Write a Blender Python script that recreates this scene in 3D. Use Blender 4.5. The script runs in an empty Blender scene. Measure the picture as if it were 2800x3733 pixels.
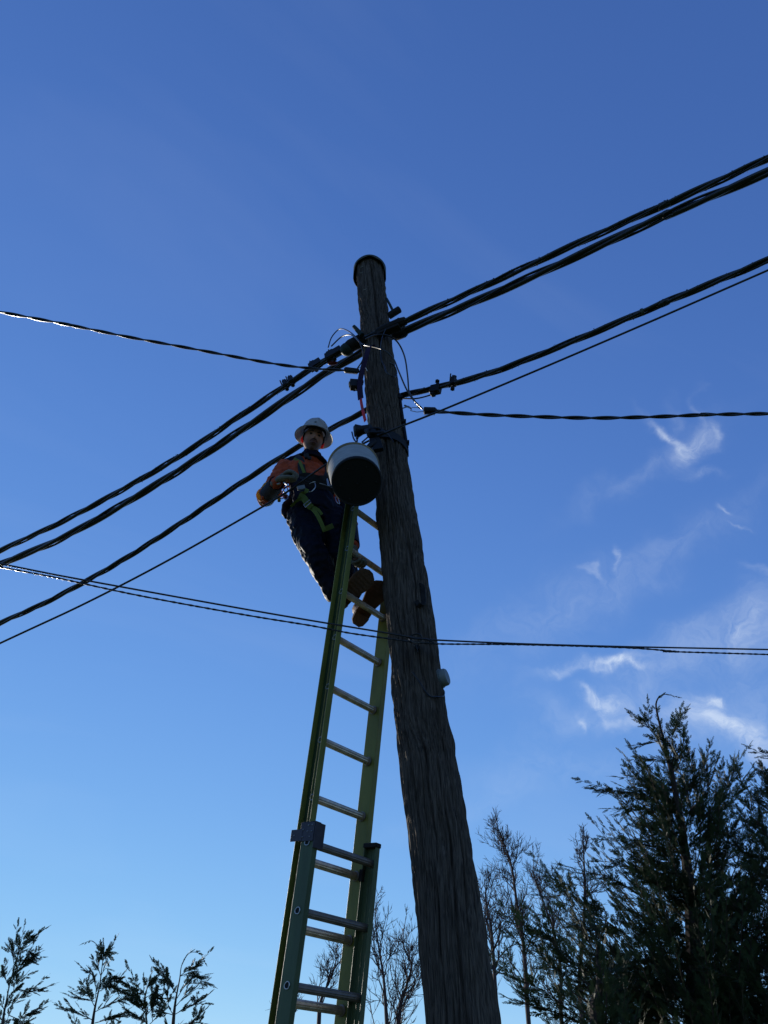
import bpy, math, random
import numpy as np
from mathutils import Vector, Matrix
R = math.radians
PI = math.pi
rng = np.random.RandomState(7)
random.seed(7)
scn = bpy.context.scene
C = scn.collection

# ------------------------------------------------------------------ camera, sky, sun, exposure
PITCH = R(39.0); CAMZ = 1.6; F = 2850.0
cam = bpy.data.cameras.new('camera'); cam.sensor_fit = 'HORIZONTAL'; cam.sensor_width = 36.0
cam.lens = 36.0 * F / 2800.0; cam.clip_start = 0.05; cam.clip_end = 3000
cam_o = bpy.data.objects.new('camera', cam); C.objects.link(cam_o); scn.camera = cam_o
cam_o.location = (0, 0, CAMZ); cam_o.rotation_euler = (R(90) + PITCH, 0, 0)
scn.render.resolution_x = 768; scn.render.resolution_y = 1024

SUN_EL = R(13); SUN_AZ = R(-31)          # azimuth from +Y towards +X
w = bpy.data.worlds.new('World'); scn.world = w; w.use_nodes = True
nt = w.node_tree; nt.nodes.clear()
def N(t, **k):
    n = nt.nodes.new(t)
    for a, b in k.items(): setattr(n, a, b)
    return n
def LK(a, b): nt.links.new(a, b)
def math_n(op, a, b=None, c=None, clamp=False):
    n = N('ShaderNodeMath', operation=op); n.use_clamp = clamp
    for i, x in enumerate((a, b, c)):
        if x is None: continue
        if isinstance(x, (int, float)): n.inputs[i].default_value = x
        else: LK(x, n.inputs[i])
    return n.outputs[0]
sky = N('ShaderNodeTexSky'); sky.sky_type = 'NISHITA'; sky.sun_disc = False
sky.sun_elevation = SUN_EL; sky.sun_rotation = SUN_AZ
sky.altitude = 0; sky.air_density = 0.7; sky.dust_density = 0.0; sky.ozone_density = 6.0
# film-like shoulder on the sky radiance, the same for the whole dome
sc_ = N('ShaderNodeSeparateColor'); LK(sky.outputs[0], sc_.inputs[0]); cc_ = N('ShaderNodeCombineColor')
for i_, k_ in enumerate((2.62, 2.6, 3.72)):
    e_ = math_n('EXPONENT', math_n('MULTIPLY', math_n('POWER', math_n('MULTIPLY', sc_.outputs[i_], 0.09), 0.9), -k_))
    LK(math_n('MULTIPLY', math_n('SUBTRACT', 1.0, e_), 10.0), cc_.inputs[i_])
geo = N('ShaderNodeNewGeometry')
dirv = N('ShaderNodeVectorMath', operation='SCALE'); dirv.inputs['Scale'].default_value = -1.0
LK(geo.outputs['Incoming'], dirv.inputs[0]); D = dirv.outputs[0]
def dot(vec):
    n = N('ShaderNodeVectorMath', operation='DOT_PRODUCT'); LK(D, n.inputs[0]); n.inputs[1].default_value = vec
    return n.outputs['Value']
cp, sp = math.cos(PITCH), math.sin(PITCH)
def raydir(px, py):
    x = px - 1400; up = 1866.5 - py
    return Vector((x, F*cp - up*sp, F*sp + up*cp)).normalized()
# one fixed tangent plane on the sky, about the direction where the thin cirrus stands
cdir = raydir(2300, 2300); e1 = Vector((0, 0, 1)).cross(cdir).normalized() * -1; e2 = e1.cross(cdir).normalized()
if e2.z < 0: e2 = -e2
dc = math_n('MAXIMUM', dot(cdir), 0.02)
S = math_n('DIVIDE', dot(e1), dc); T = math_n('DIVIDE', dot(e2), dc)
def st(px, py):
    d = raydir(px, py); q = d.dot(cdir); return d.dot(e1)/q, d.dot(e2)/q
def noise(vec, scale, detail=6, rough=0.55, dist=0.0, out='Fac'):
    n = N('ShaderNodeTexNoise'); n.inputs['Scale'].default_value = scale; n.inputs['Detail'].default_value = detail
    n.inputs['Roughness'].default_value = rough; n.inputs['Distortion'].default_value = dist
    LK(vec, n.inputs['Vector']); return n.outputs[out]
comb = N('ShaderNodeCombineXYZ'); LK(S, comb.inputs[0]); LK(T, comb.inputs[1])
# warp the plane so that edges fray
wn = N('ShaderNodeTexNoise'); wn.inputs['Scale'].default_value = 12; wn.inputs['Detail'].default_value = 7
LK(comb.outputs[0], wn.inputs['Vector'])
wv = N('ShaderNodeVectorMath', operation='MULTIPLY_ADD'); LK(wn.outputs['Color'], wv.inputs[0])
wv.inputs[1].default_value = (0.11, 0.11, 0); wv.inputs[2].default_value = (-0.055, -0.055, 0)
wadd = N('ShaderNodeVectorMath', operation='ADD'); LK(comb.outputs[0], wadd.inputs[0]); LK(wv.outputs[0], wadd.inputs[1])
sep = N('ShaderNodeSeparateXYZ'); LK(wadd.outputs[0], sep.inputs[0])
Sw, Tw = sep.outputs[0], sep.outputs[1]
# wisps: (px, py, half length, half width in source pixels, tilt deg, strength)
WISPS = [(2430,1560,75,18,28,.6),(2530,1600,66,30,-60,.5),(2600,1560,40,14,-70,.3),(2480,1500,30,70,0,.12),(2570,1480,14,55,-10,.14),
  (2330,1720,250,36,-32,.12),(2560,1700,60,16,-10,.16),(2640,1845,28,10,20,.34),(2690,1912,26,6,10,.2),
  (2255,2040,12,40,0,.28),(2150,2108,26,12,15,.22),(2170,2410,190,16,-8,.27),(2000,2440,90,20,-20,.22),(2320,2410,75,16,14,.7),(2210,2410,60,20,0,.5),
  (2180,2525,60,15,22,.6),(2210,2590,14,55,-20,.25),(2105,2600,10,34,-18,.34),(2270,2612,34,16,10,.5),(2050,2580,140,60,10,.12),
  (2607,2560,42,18,5,.85),(2640,2640,130,40,16,.55),(2740,2710,120,40,25,.45),(2780,2320,90,50,-50,.42),(2600,2280,360,60,-27,.17),(2450,2440,460,50,-27,.16),
  (2500,2620,190,70,10,.25),(2760,2560,190,150,0,.15),(2380,2050,460,60,-33,.11),(1950,2250,360,90,-25,.08),(2050,2800,260,60,-10,.10),(1700,2950,260,45,-15,.07),(2760,2090,60,20,10,.14)]
tot = None
for (px, py, a, b, ang, k) in WISPS:
    s0, t0 = st(px, py); s1, t1 = st(px + math.cos(R(ang)), py + math.sin(R(ang)))
    ux, uy = s1 - s0, t1 - t0; l = math.hypot(ux, uy); ux /= l; uy /= l
    ds = math_n('SUBTRACT', Sw, s0); dt = math_n('SUBTRACT', Tw, t0)
    p = math_n('MULTIPLY_ADD', ds, ux/(a*l), math_n('MULTIPLY', dt, uy/(a*l)))
    q = math_n('MULTIPLY_ADD', ds, -uy/(b*l), math_n('MULTIPLY', dt, ux/(b*l)))
    r2 = math_n('ADD', math_n('MULTIPLY', p, p), math_n('MULTIPLY', q, q))
    g = math_n('EXPONENT', math_n('MULTIPLY', r2, -0.9))
    g = math_n('MULTIPLY', g, k*.85)
    tot = g if tot is None else math_n('ADD', tot, g)
fr = noise(wadd.outputs[0], 34, 9, 0.68, 1.2)
fr = math_n('MULTIPLY_ADD', fr, 3.2, -0.95, clamp=True)
fr = math_n('MULTIPLY_ADD', fr, 0.72, 0.28)
wisp = math_n('MULTIPLY', tot, fr)
wisp = math_n('MULTIPLY', wisp, math_n('GREATER_THAN', dot(cdir), 0.05))
# very faint veil everywhere over the whole dome
dz = math_n('ADD', dot((0, 0, 1)), 0.25); dz = math_n('MAXIMUM', dz, 0.05)
cm2 = N('ShaderNodeCombineXYZ'); LK(math_n('DIVIDE', dot((1, 0.6, 0)), dz), cm2.inputs[0]); LK(math_n('DIVIDE', dot((-1.5, 2.4, 0)), dz), cm2.inputs[1])
veil = noise(cm2.outputs[0], 0.9, 5, 0.5, 0.6); veil = math_n('MULTIPLY_ADD', veil, 0.22, -0.11, clamp=True)
cl = math_n('ADD', wisp, veil, clamp=True)
mx = N('ShaderNodeMix', data_type='RGBA'); LK(cl, mx.inputs[0]); LK(cc_.outputs[0], mx.inputs[6])
mx.inputs[7].default_value = (7.6, 8.6, 10.0, 1)
bgn = N('ShaderNodeBackground'); bgn.inputs[1].default_value = 0.10
LK(mx.outputs[2], bgn.inputs[0])
wo = N('ShaderNodeOutputWorld'); LK(bgn.outputs[0], wo.inputs[0])

sun = bpy.data.lights.new('sun', 'SUN'); sun.energy = 5.0; sun.angle = R(0.5); sun.color = (1.0, 0.93, 0.82)
sun_o = bpy.data.objects.new('sun', sun); C.objects.link(sun_o)
sdir = Vector((math.sin(SUN_AZ)*math.cos(SUN_EL), math.cos(SUN_AZ)*math.cos(SUN_EL), math.sin(SUN_EL)))
sun_o.rotation_euler = sdir.to_track_quat('Z', 'Y').to_euler(); sun_o.location = (-30, 40, 30)
scn.view_settings.view_transform = 'Standard'; scn.view_settings.look = 'None'
scn.view_settings.exposure = 0.0; scn.view_settings.gamma = 1.0; scn.view_settings.use_curve_mapping = False
scn.render.engine = 'CYCLES'

# ------------------------------------------------------------------ helpers
def W(px, py, Y):
    """point of the place seen at a photo pixel, at distance Y in front of the viewer"""
    d = raydir(px, py); return np.array(d) * (Y / d.y) + np.array([0, 0, CAMZ])
def WP(px, py, P, ang):
    """same, on the vertical plane through P that runs along azimuth ang"""
    d = np.array(raydir(px, py)); n = np.array([-math.sin(ang), math.cos(ang), 0.]); o = np.array([0, 0, CAMZ])
    return o + d * (np.dot(np.array(P) - o, n) / np.dot(d, n))
def nrm(a):
    a = np.asarray(a, float); return a / (np.linalg.norm(a) + 1e-12)
def mat(name, col, rough=0.6, metal=0.0, noise_s=None, var=0.25, bump=0.0, bump_s=60, spec=0.22, stretch=(1, 1, 1), col2=None, trans=0.0, sheen=0.0):
    m = bpy.data.materials.new(name); m.use_nodes = True; t = m.node_tree; b = t.nodes['Principled BSDF']
    b.inputs['Base Color'].default_value = (*col, 1); b.inputs['Roughness'].default_value = rough
    b.inputs['Metallic'].default_value = metal; b.inputs['Specular IOR Level'].default_value = spec
    if sheen: b.inputs['Sheen Weight'].default_value = sheen
    tc = t.nodes.new('ShaderNodeTexCoord'); mp = t.nodes.new('ShaderNodeMapping'); mp.inputs['Scale'].default_value = stretch
    t.links.new(tc.outputs['Object'], mp.inputs[0])
    if noise_s:
        n = t.nodes.new('ShaderNodeTexNoise'); n.inputs['Scale'].default_value = noise_s; n.inputs['Detail'].default_value = 6
        t.links.new(mp.outputs[0], n.inputs['Vector'])
        r = t.nodes.new('ShaderNodeMapRange'); r.inputs[1].default_value = .3; r.inputs[2].default_value = .7
        t.links.new(n.outputs['Fac'], r.inputs[0])
        mx = t.nodes.new('ShaderNodeMix'); mx.data_type = 'RGBA'
        c2 = col2 if col2 else tuple(c*(1+var) for c in col); c1 = col if col2 else tuple(c*(1-var) for c in col)
        mx.inputs[6].default_value = (*c1, 1); mx.inputs[7].default_value = (*c2, 1)
        t.links.new(r.outputs[0], mx.inputs[0]); t.links.new(mx.outputs[2], b.inputs['Base Color'])
        rr = t.nodes.new('ShaderNodeMapRange'); rr.inputs[3].default_value = max(rough-.1, .05); rr.inputs[4].default_value = min(rough+.12, 1)
        t.links.new(n.outputs['Fac'], rr.inputs[0]); t.links.new(rr.outputs[0], b.inputs['Roughness'])
    if bump:
        n = t.nodes.new('ShaderNodeTexNoise'); n.inputs['Scale'].default_value = bump_s; n.inputs['Detail'].default_value = 5
        t.links.new(mp.outputs[0], n.inputs['Vector'])
        bp = t.nodes.new('ShaderNodeBump'); bp.inputs['Strength'].default_value = bump; bp.inputs['Distance'].default_value = .01
        t.links.new(n.outputs['Fac'], bp.inputs['Height']); t.links.new(bp.outputs[0], b.inputs['Normal'])
    if trans:
        tr = t.nodes.new('ShaderNodeBsdfTranslucent'); ms = t.nodes.new('ShaderNodeMixShader'); ms.inputs[0].default_value = trans
        tr.inputs[0].default_value = (*col, 1)
        out = t.nodes['Material Output']
        t.links.new(b.outputs[0], ms.inputs[1]); t.links.new(tr.outputs[0], ms.inputs[2]); t.links.new(ms.outputs[0], out.inputs[0])
    return m

class MB:
    def __init__(s): s.v = []; s.f = []; s.n = 0
    def add(s, V, Fc):
        V = np.asarray(V, float); s.v.append(V); o = s.n
        s.f.extend([tuple(i + o for i in f) for f in Fc]); s.n += len(V); return s
    def loft(s, rings, closed_ends=True):
        rings = [np.asarray(r, float) for r in rings]; k = len(rings[0]); V = np.concatenate(rings); Fc = []
        for i in range(len(rings)-1):
            for j in range(k):
                a = i*k+j; b = i*k+(j+1) % k; Fc.append((a, b, b+k, a+k))
        if closed_ends:
            Fc.append(tuple(range(k))[::-1]); Fc.append(tuple(range((len(rings)-1)*k, len(rings)*k)))
        return s.add(V, Fc)
    def tube(s, P, r, sides=8, up=None, ends=True, flat=1.0, prof=None):
        P = np.asarray(P, float); n = len(P); r = np.ones(n)*r if np.isscalar(r) else np.asarray(r, float)
        T = np.gradient(P, axis=0); T /= np.linalg.norm(T, axis=1)[:, None] + 1e-12
        u = np.array(up if up is not None else ([0, 0, 1] if abs(T[0][2]) < .9 else [1, 0, 0]), float)
        rings = []; a = np.arange(sides)*2*PI/sides
        pr = np.ones(sides) if prof is None else prof
        for i in range(n):
            u = u - T[i]*np.dot(u, T[i]); u = u/(np.linalg.norm(u)+1e-12); b = np.cross(T[i], u)
            rings.append(P[i] + r[i]*pr[:, None]*(np.cos(a)[:, None]*b + flat*np.sin(a)[:, None]*u))
        return s.loft(rings, ends)
    def box(s, c, ax, ay, az, hx, hy, hz):
        c = np.asarray(c, float); ax, ay, az = nrm(ax)*hx, nrm(ay)*hy, nrm(az)*hz
        V = [c + i*ax + j*ay + k*az for i in (-1, 1) for j in (-1, 1) for k in (-1, 1)]
        return s.add(V, [(0, 1, 3, 2), (4, 6, 7, 5), (0, 4, 5, 1), (2, 3, 7, 6), (0, 2, 6, 4), (1, 5, 7, 3)])
    def disc(s, c, n, r, h, sides=16, r2=None, up=None):
        c = np.asarray(c, float); n = nrm(n); return s.tube([c-n*h/2, c+n*h/2], [r, r2 if r2 else r], sides, up)
    def ball(s, c, rx, ry=None, rz=None, M=None, seg=14, rin=9):
        ry = ry or rx; rz = rz or rx; c = np.asarray(c, float); M = np.eye(3) if M is None else np.asarray(M)
        rings = []
        for i in range(rin):
            t = PI*(i+.35)/(rin-.3); a = np.arange(seg)*2*PI/seg
            L = np.stack([rx*np.sin(t)*np.cos(a), ry*np.sin(t)*np.sin(a), -rz*np.cos(t)*np.ones(seg)], 1)
            rings.append(c + L@M.T)
        return s.loft(rings)
    def ribbon(s, P, wv, width, thick=.003):
        P = np.asarray(P, float); n = len(P); rings = []
        T = np.gradient(P, axis=0)
        for i in range(n):
            w_ = wv[i] if np.ndim(wv) == 2 else wv
            t = nrm(T[i]); w_ = nrm(np.asarray(w_) - t*np.dot(w_, t)); nn = np.cross(t, w_)
            rings.append([P[i]+w_*width/2+nn*thick/2, P[i]-w_*width/2+nn*thick/2, P[i]-w_*width/2-nn*thick/2, P[i]+w_*width/2-nn*thick/2])
        return s.loft(rings)
    def build(s, name, m, parent=None, smooth=35, bevel=0, loc=None):
        V = np.concatenate(s.v) if s.v else np.zeros((0, 3))
        off = np.array(parent_loc(parent)) if parent is not None else (np.array(loc) if loc is not None else np.zeros(3))
        me = bpy.data.meshes.new(name); me.from_pydata((V-off).tolist(), [], s.f); me.update()
        fix_normals(me)
        if smooth:
            me.shade_smooth(); me.set_sharp_from_angle(angle=R(smooth))
        me.materials.append(m)
        o = bpy.data.objects.new(name, me); C.objects.link(o)
        if parent is not None: o.parent = parent
        elif loc is not None: o.location = loc
        if bevel:
            b = o.modifiers.new('bevel', 'BEVEL'); b.width = bevel; b.segments = 2; b.limit_method = 'ANGLE'
        return o
import bmesh
def fix_normals(me):
    if len(me.polygons) > 60000: return
    bm = bmesh.new(); bm.from_mesh(me); bmesh.ops.recalc_face_normals(bm, faces=bm.faces); bm.to_mesh(me); bm.free()
def parent_loc(p):
    l = Vector((0, 0, 0))
    while p is not None: l += p.location; p = p.parent
    return l
def raw_mesh(name, V, Fq, m, parent=None, smooth=False):
    off = np.array(parent_loc(parent)) if parent is not None else np.zeros(3)
    V = (V - off).astype(np.float32); k = Fq.shape[1]; me = bpy.data.meshes.new(name)
    me.vertices.add(len(V)); me.vertices.foreach_set('co', V.ravel())
    me.loops.add(Fq.size); me.loops.foreach_set('vertex_index', Fq.astype(np.int32).ravel())
    me.polygons.add(len(Fq)); me.polygons.foreach_set('loop_start', np.arange(0, Fq.size, k, dtype=np.int32))
    me.polygons.foreach_set('loop_total', np.full(len(Fq), k, dtype=np.int32))
    me.update(calc_edges=True); me.validate()
    if smooth: me.shade_smooth()
    me.materials.append(m); o = bpy.data.objects.new(name, me); C.objects.link(o)
    if parent is not None: o.parent = parent
    return o
def tag(o, label=None, cat=None, group=None, kind=None):
    if label: o['label'] = label
    if cat: o['category'] = cat
    if group: o['group'] = group
    if kind: o['kind'] = kind
    return o
def thing(name, loc, label, cat, group=None):
    o = bpy.data.objects.new(name, None); C.objects.link(o); o.location = tuple(float(x) for x in loc); o.empty_display_size = .1
    return tag(o, label, cat, group)
def spline(P, n):
    P = np.asarray(P, float); Q = np.vstack([2*P[0]-P[1], P, 2*P[-1]-P[-2]]); out = []
    m = len(P)-1
    for k in range(n+1):
        t = k/n*m; i = min(int(t), m-1); u = t-i; a, b, c, d = Q[i:i+4]
        out.append(.5*((2*b)+(c-a)*u+(2*a-5*b+4*c-d)*u*u+(-a+3*b-3*c+d)*u**3))
    return np.array(out)

# ------------------------------------------------------------------ materials
M = {}
M['grass'] = mat('grass', (.05, .08, .025), .9, noise_s=3, bump=.6, bump_s=20)
M['wood'] = mat('weathered_wood', (.024, .018, .014), .9, noise_s=24, stretch=(8, 8, .26), col2=(.150, .115, .088), bump=1.0, bump_s=34, spec=.2)
M['zinc'] = mat('dull_galvanised', (.06, .068, .052), .6, metal=.4, noise_s=14, var=.35)
M['iron'] = mat('rusted_iron', (.016, .014, .013), .8, metal=.1, noise_s=25, var=.5, bump=.3)
M['cable'] = mat('black_cable', (.012, .013, .012), .34, noise_s=40, var=.4, bump=.1, bump_s=120, spec=.45)
M['wire'] = mat('black_wire', (.006, .006, .009), .32, spec=.5)
M['plastic'] = mat('black_plastic', (.006, .006, .008), .5, bump=.1, bump_s=40)
M['moss'] = mat('moss', (.03, .035, .015), .95)
M['fly'] = mat('green_fibreglass', (.185, .195, .050), .48, noise_s=6, stretch=(2, 2, .6), var=.22, bump=.12, bump_s=90, trans=.12)
M['base'] = mat('grey_green_fibreglass', (.070, .100, .050), .5, noise_s=6, stretch=(2, 2, .6), var=.18, bump=.12, bump_s=90)
M['alu'] = mat('worn_aluminium', (.46, .39, .31), .26, metal=.5, noise_s=18, var=.3, bump=.1)
M['steel'] = mat('steel', (.35, .35, .36), .32, metal=1)
M['bracket'] = mat('bracket_metal', (.055, .05, .062), .5, metal=.3, noise_s=20)
M['rubber'] = mat('black_rubber', (.012, .012, .013), .8)
M['leaf'] = mat('cypress_green', (.016, .027, .015), .6, noise_s=2.2, col2=(.075, .105, .040), trans=.3)
M['leaf_l'] = mat('cypress_olive', (.028, .042, .024), .6, noise_s=2.2, col2=(.055, .066, .034), trans=.25)
M['bark'] = mat('cypress_bark', (.055, .038, .028), .9, noise_s=12)
M['twig'] = mat('bare_twig', (.075, .048, .043), .75, noise_s=4, var=.35)
M['bud'] = mat('dry_leaf', (.25, .17, .05), .8, trans=.4)
M['white'] = mat('white_shell', (.50, .50, .51), .4, noise_s=9, var=.06, trans=.35)
M['bucket'] = mat('scuffed_white_plastic', (.24, .245, .23), .6, noise_s=13, stretch=(1, 1, 3), col2=(.36, .355, .33), bump=.1, bump_s=30)
M['rim'] = mat('stained_rim', (.20, .14, .06), .6, noise_s=12)
M['grey'] = mat('grey_plastic', (.16, .18, .18), .5, noise_s=20, var=.1)
M['orange'] = mat('orange_cloth', (.34, .055, .02), .85, noise_s=25, var=.25, bump=.3, bump_s=25, sheen=.05)
M['navy'] = mat('navy_cloth', (.0035, .0042, .011), .62, noise_s=25, var=.3, bump=.25, bump_s=22, sheen=.0, spec=.10)
M['lime'] = mat('lime_webbing', (.11, .145, .03), .8, bump=.3, bump_s=90)
M['web'] = mat('dark_webbing', (.016, .017, .02), .7, bump=.3, bump_s=90)
M['reflect'] = mat('reflective_tape', (.35, .36, .36), .35)
M['yellow'] = mat('yellow_cloth', (.80, .40, .03), .8, trans=.5)
M['glove'] = mat('grey_leather', (.08, .082, .065), .8, noise_s=30, col2=(.17, .155, .125), bump=.4)
M['boot'] = mat('tan_leather', (.10, .045, .022), .7, noise_s=18, col2=(.20, .09, .04), bump=.3)
M['sole'] = mat('boot_sole', (.085, .045, .027), .85, noise_s=20, bump=.4)
M['hair'] = mat('dark_hair', (.012, .009, .007), .8)
M['eye'] = mat('eye', (.02, .015, .012), .3)
M['purple'] = mat('purple_webbing', (.025, .012, .045), .7, noise_s=10, col2=(.04, .02, .055), bump=.3, trans=.35)
M['pink'] = mat('pink_webbing', (.55, .10, .14), .7, trans=.5)
M['red'] = mat('dark_red_plastic', (.10, .012, .012), .4)
M['rope'] = mat('pale_rope', (.25, .24, .2), .8)
M['green_ins'] = mat('dull_green_insulation', (.012, .025, .019), .6)
M['copper'] = mat('brass_tag', (.55, .45, .2), .4, metal=.8)

# skin with lips, stubble and thin ears that let the sun through
HC = W(1141, 1607, 4.36)                 # head centre
_f = nrm([.26, -.93, -.20]); _r = nrm(np.cross(_f, [0.10, 0, 1])); _u = np.cross(_r, _f); _u = -_u if _u[2] < 0 else _u
HMc = np.stack([-_r if _r[0] < 0 else _r, _f, _u], 1)
LP0 = np.array([-.19834, 3.96288, 4.83301]) + nrm([-.09576, .09838, -.99053])*.61 + nrm([.63746, .77048, 0])*.2
def skin_mat():
    m = mat('skin', (.33, .155, .10), .55, noise_s=20, var=.08); t = m.node_tree; b = t.nodes['Principled BSDF']
    ch = HC - LP0 + HMc@np.array([0, .05, -.105])
    tc = t.nodes.new('ShaderNodeTexCoord'); vd = t.nodes.new('ShaderNodeVectorMath'); vd.operation = 'DISTANCE'; vd.inputs[1].default_value = tuple(ch)
    t.links.new(tc.outputs['Object'], vd.inputs[0]); mr = t.nodes.new('ShaderNodeMapRange'); mr.inputs[1].default_value = .045; mr.inputs[2].default_value = .085; mr.inputs[3].default_value = .72; mr.inputs[4].default_value = 0
    t.links.new(vd.outputs['Value'], mr.inputs[0]); mx = t.nodes.new('ShaderNodeMix'); mx.data_type = 'RGBA'; src_ = b.inputs['Base Color'].links[0].from_socket
    t.links.new(mr.outputs[0], mx.inputs[0]); t.links.new(src_, mx.inputs[6]); mx.inputs[7].default_value = (.05, .026, .02, 1); t.links.new(mx.outputs[2], b.inputs['Base Color'])
    b.inputs['Subsurface Weight'].default_value = .15; b.inputs['Subsurface Radius'].default_value = (.02, .006, .004)
    return m
M['skin'] = skin_mat()
M['ear'] = mat('ear_skin', (.75, .07, .05), .6, trans=.7)
M['stubble'] = mat('stubble', (.03, .017, .013), .85, noise_s=60)
M['lip'] = mat('lip', (.15, .065, .055), .5)

# ------------------------------------------------------------------ ground (below the frame)
gx = np.linspace(-300, 300, 61)
GX, GY = np.meshgrid(gx, gx); GZ = .15*np.sin(GX*.05)*np.cos(GY*.04) - .15
gv = np.stack([GX.ravel(), GY.ravel(), GZ.ravel()], 1); gi = np.arange(61*61).reshape(61, 61)
gf = np.stack([gi[:-1, :-1].ravel(), gi[:-1, 1:].ravel(), gi[1:, 1:].ravel(), gi[1:, :-1].ravel()], 1)
tag(raw_mesh('ground', gv, gf, M['grass'], smooth=True), kind='structure')

# ------------------------------------------------------------------ pole
CP = [(1348, 985, 4.16), (1354, 1060, 4.15), (1364, 1150, 4.15), (1373, 1240, 4.14), (1383, 1340, 4.13), (1399, 1500, 4.12), (1424, 1700, 4.10), (1450, 1900, 4.08), (1475, 2100, 4.06),
      (1499, 2300, 4.04), (1520, 2500, 4.03), (1548, 2700, 4.02), (1580, 2900, 4.01), (1622, 3200, 4.0), (1652, 3450, 3.99), (1685, 3733, 3.98)]
WD = [97, 98, 101, 110, 117, 120, 124, 143, 164, 172, 181, 198, 214, 232, 247, 266]
axis = [W(*c) for c in CP]
rad = []
for c, wd in zip(CP, WD):
    up = 1866.5-c[1]; rad.append(wd*.985*c[2]/(F*cp-up*sp)/2)
axis.append(axis[-1] + (axis[-1]-axis[-4])/np.linalg.norm(axis[-1]-axis[-4])*2.4); rad.append(rad[-1]*1.04)
axis = np.array(axis)[::-1]; rad = np.array(rad)[::-1]
for _ in range(2): rad[1:-1] = (rad[:-2]+2*rad[1:-1]+rad[2:])/4
ztop = axis[-1][2]
zs = axis[:, 2]
def pole_c(z): return np.stack([np.interp(z, zs, axis[:, 0]), np.interp(z, zs, axis[:, 1]), np.asarray(z, float)], -1)
def pole_r(z): return np.interp(z, zs, rad)
def lat(nt_, nh, seed):
    g = np.random.RandomState(seed).randn(nh+2, nt_)
    def f(th, h):   # th in turns, h in cells
        a = (th % 1)*nt_; i = np.floor(a).astype(int) % nt_; u = a-np.floor(a); u = u*u*(3-2*u)
        b = np.clip(h, 0, nh); j = np.floor(b).astype(int); v_ = b-j; v_ = v_*v_*(3-2*v_); i2 = (i+1) % nt_
        return (g[j, i]*(1-u)+g[j, i2]*u)*(1-v_)+(g[np.minimum(j+1, nh+1), i]*(1-u)+g[np.minimum(j+1, nh+1), i2]*u)*v_
    return f
NT, NH = 360, 900
Z = np.linspace(-.6, ztop, NH); TH = np.arange(NT)/NT
th, zz = np.meshgrid(TH, Z)
wl = lat(5, 14, 1)(th, (zz+.6)/.62)*.022 + lat(9, 40, 2)(th, (zz+.6)/.22)*.008
tw = th + wl
ridge = np.zeros_like(th)
for (a, h, amp, sd) in ((30, .42, .0014, 3), (62, .26, .0025, 4), (110, .16, .0040, 5), (170, .09, .0034, 9)):
    ridge += amp*lat(a, int(9/h)+2, sd)(tw, (zz+.6)/h)
cr = -np.abs(lat(26, 16, 6)(tw, (zz+.6)/.6)); cr = np.clip((cr+.10)/.10, 0, 1)**1.5*.010*np.clip(lat(7, 12, 12)(th, (zz+.6)/.8)+.3, 0, 1)
bul = lat(6, 14, 7)(th, (zz+.6)/.65)*.0022
# long open cracks: (turn, z from, z to, depth, half width m)
front = .75                                # angle facing the viewer (-Y)
crk = np.zeros_like(th)
rs = np.random.RandomState(11)
CR = [(.752, ztop-1.75, ztop, .032, .0085), (.73, ztop-3.0, ztop-1.9, .02, .006), (.79, 3.4, 4.7, .018, .006), (.72, 2.6, 4.2, .018, .006), (.78, 1.2, 3.0, .02, .007), (.74, .3, 2.2, .018, .006),
      (.84, 2.2, 3.6, .018, .006), (.67, 1.2, 2.6, .014, .005), (.82, .2, 1.9, .016, .006), (.69, 3.6, 5.0, .015, .005), (.80, 5.0, 6.0, .016, .005), (.70, 4.8, 6.2, .012, .005), (.62, 2, 4, .015, .006), (.88, 3, 5, .015, .006), (.1, 1, 6, .02, .007), (.35, 2, 7, .02, .007)]
for k in range(70):
    z0 = rs.uniform(0, ztop-.4); CR.append((rs.uniform(.52, .98), z0, z0+rs.uniform(.15, .7), rs.uniform(.006, .012), rs.uniform(.003, .005)))
rr_ = pole_r(zz)
for i, (c0, za, zb, dp, hw) in enumerate(CR):
    ph = rs.uniform(0, 9); ctr = c0 + .010*np.sin(zz*2.1+ph) + .005*np.sin(zz*7.3+ph*2) + .0022*np.sin(zz*23+ph) + (.02*(ztop-zz) if i == 0 else 0)
    d = np.abs(((tw-wl*.3-ctr+.5) % 1)-.5)*2*PI*rr_
    en = np.clip(np.minimum(zz-za, zb+.01-zz)/.25, 0, 1)
    crk += dp*en*np.exp(-(d/(hw*(.3+.7*en)))**2)
RAD = rr_ + ridge - cr - np.minimum(crk, .045) + bul
# a lump where the ladder meets it and a scooped knot lower down
RAD += .012*np.exp(-(((th-.93)*6)**2+((zz-6.2)/.25)**2))
RAD += -.010*np.exp(-(((th-.745)*22)**2+((zz-2.75)/.10)**2))
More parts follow.
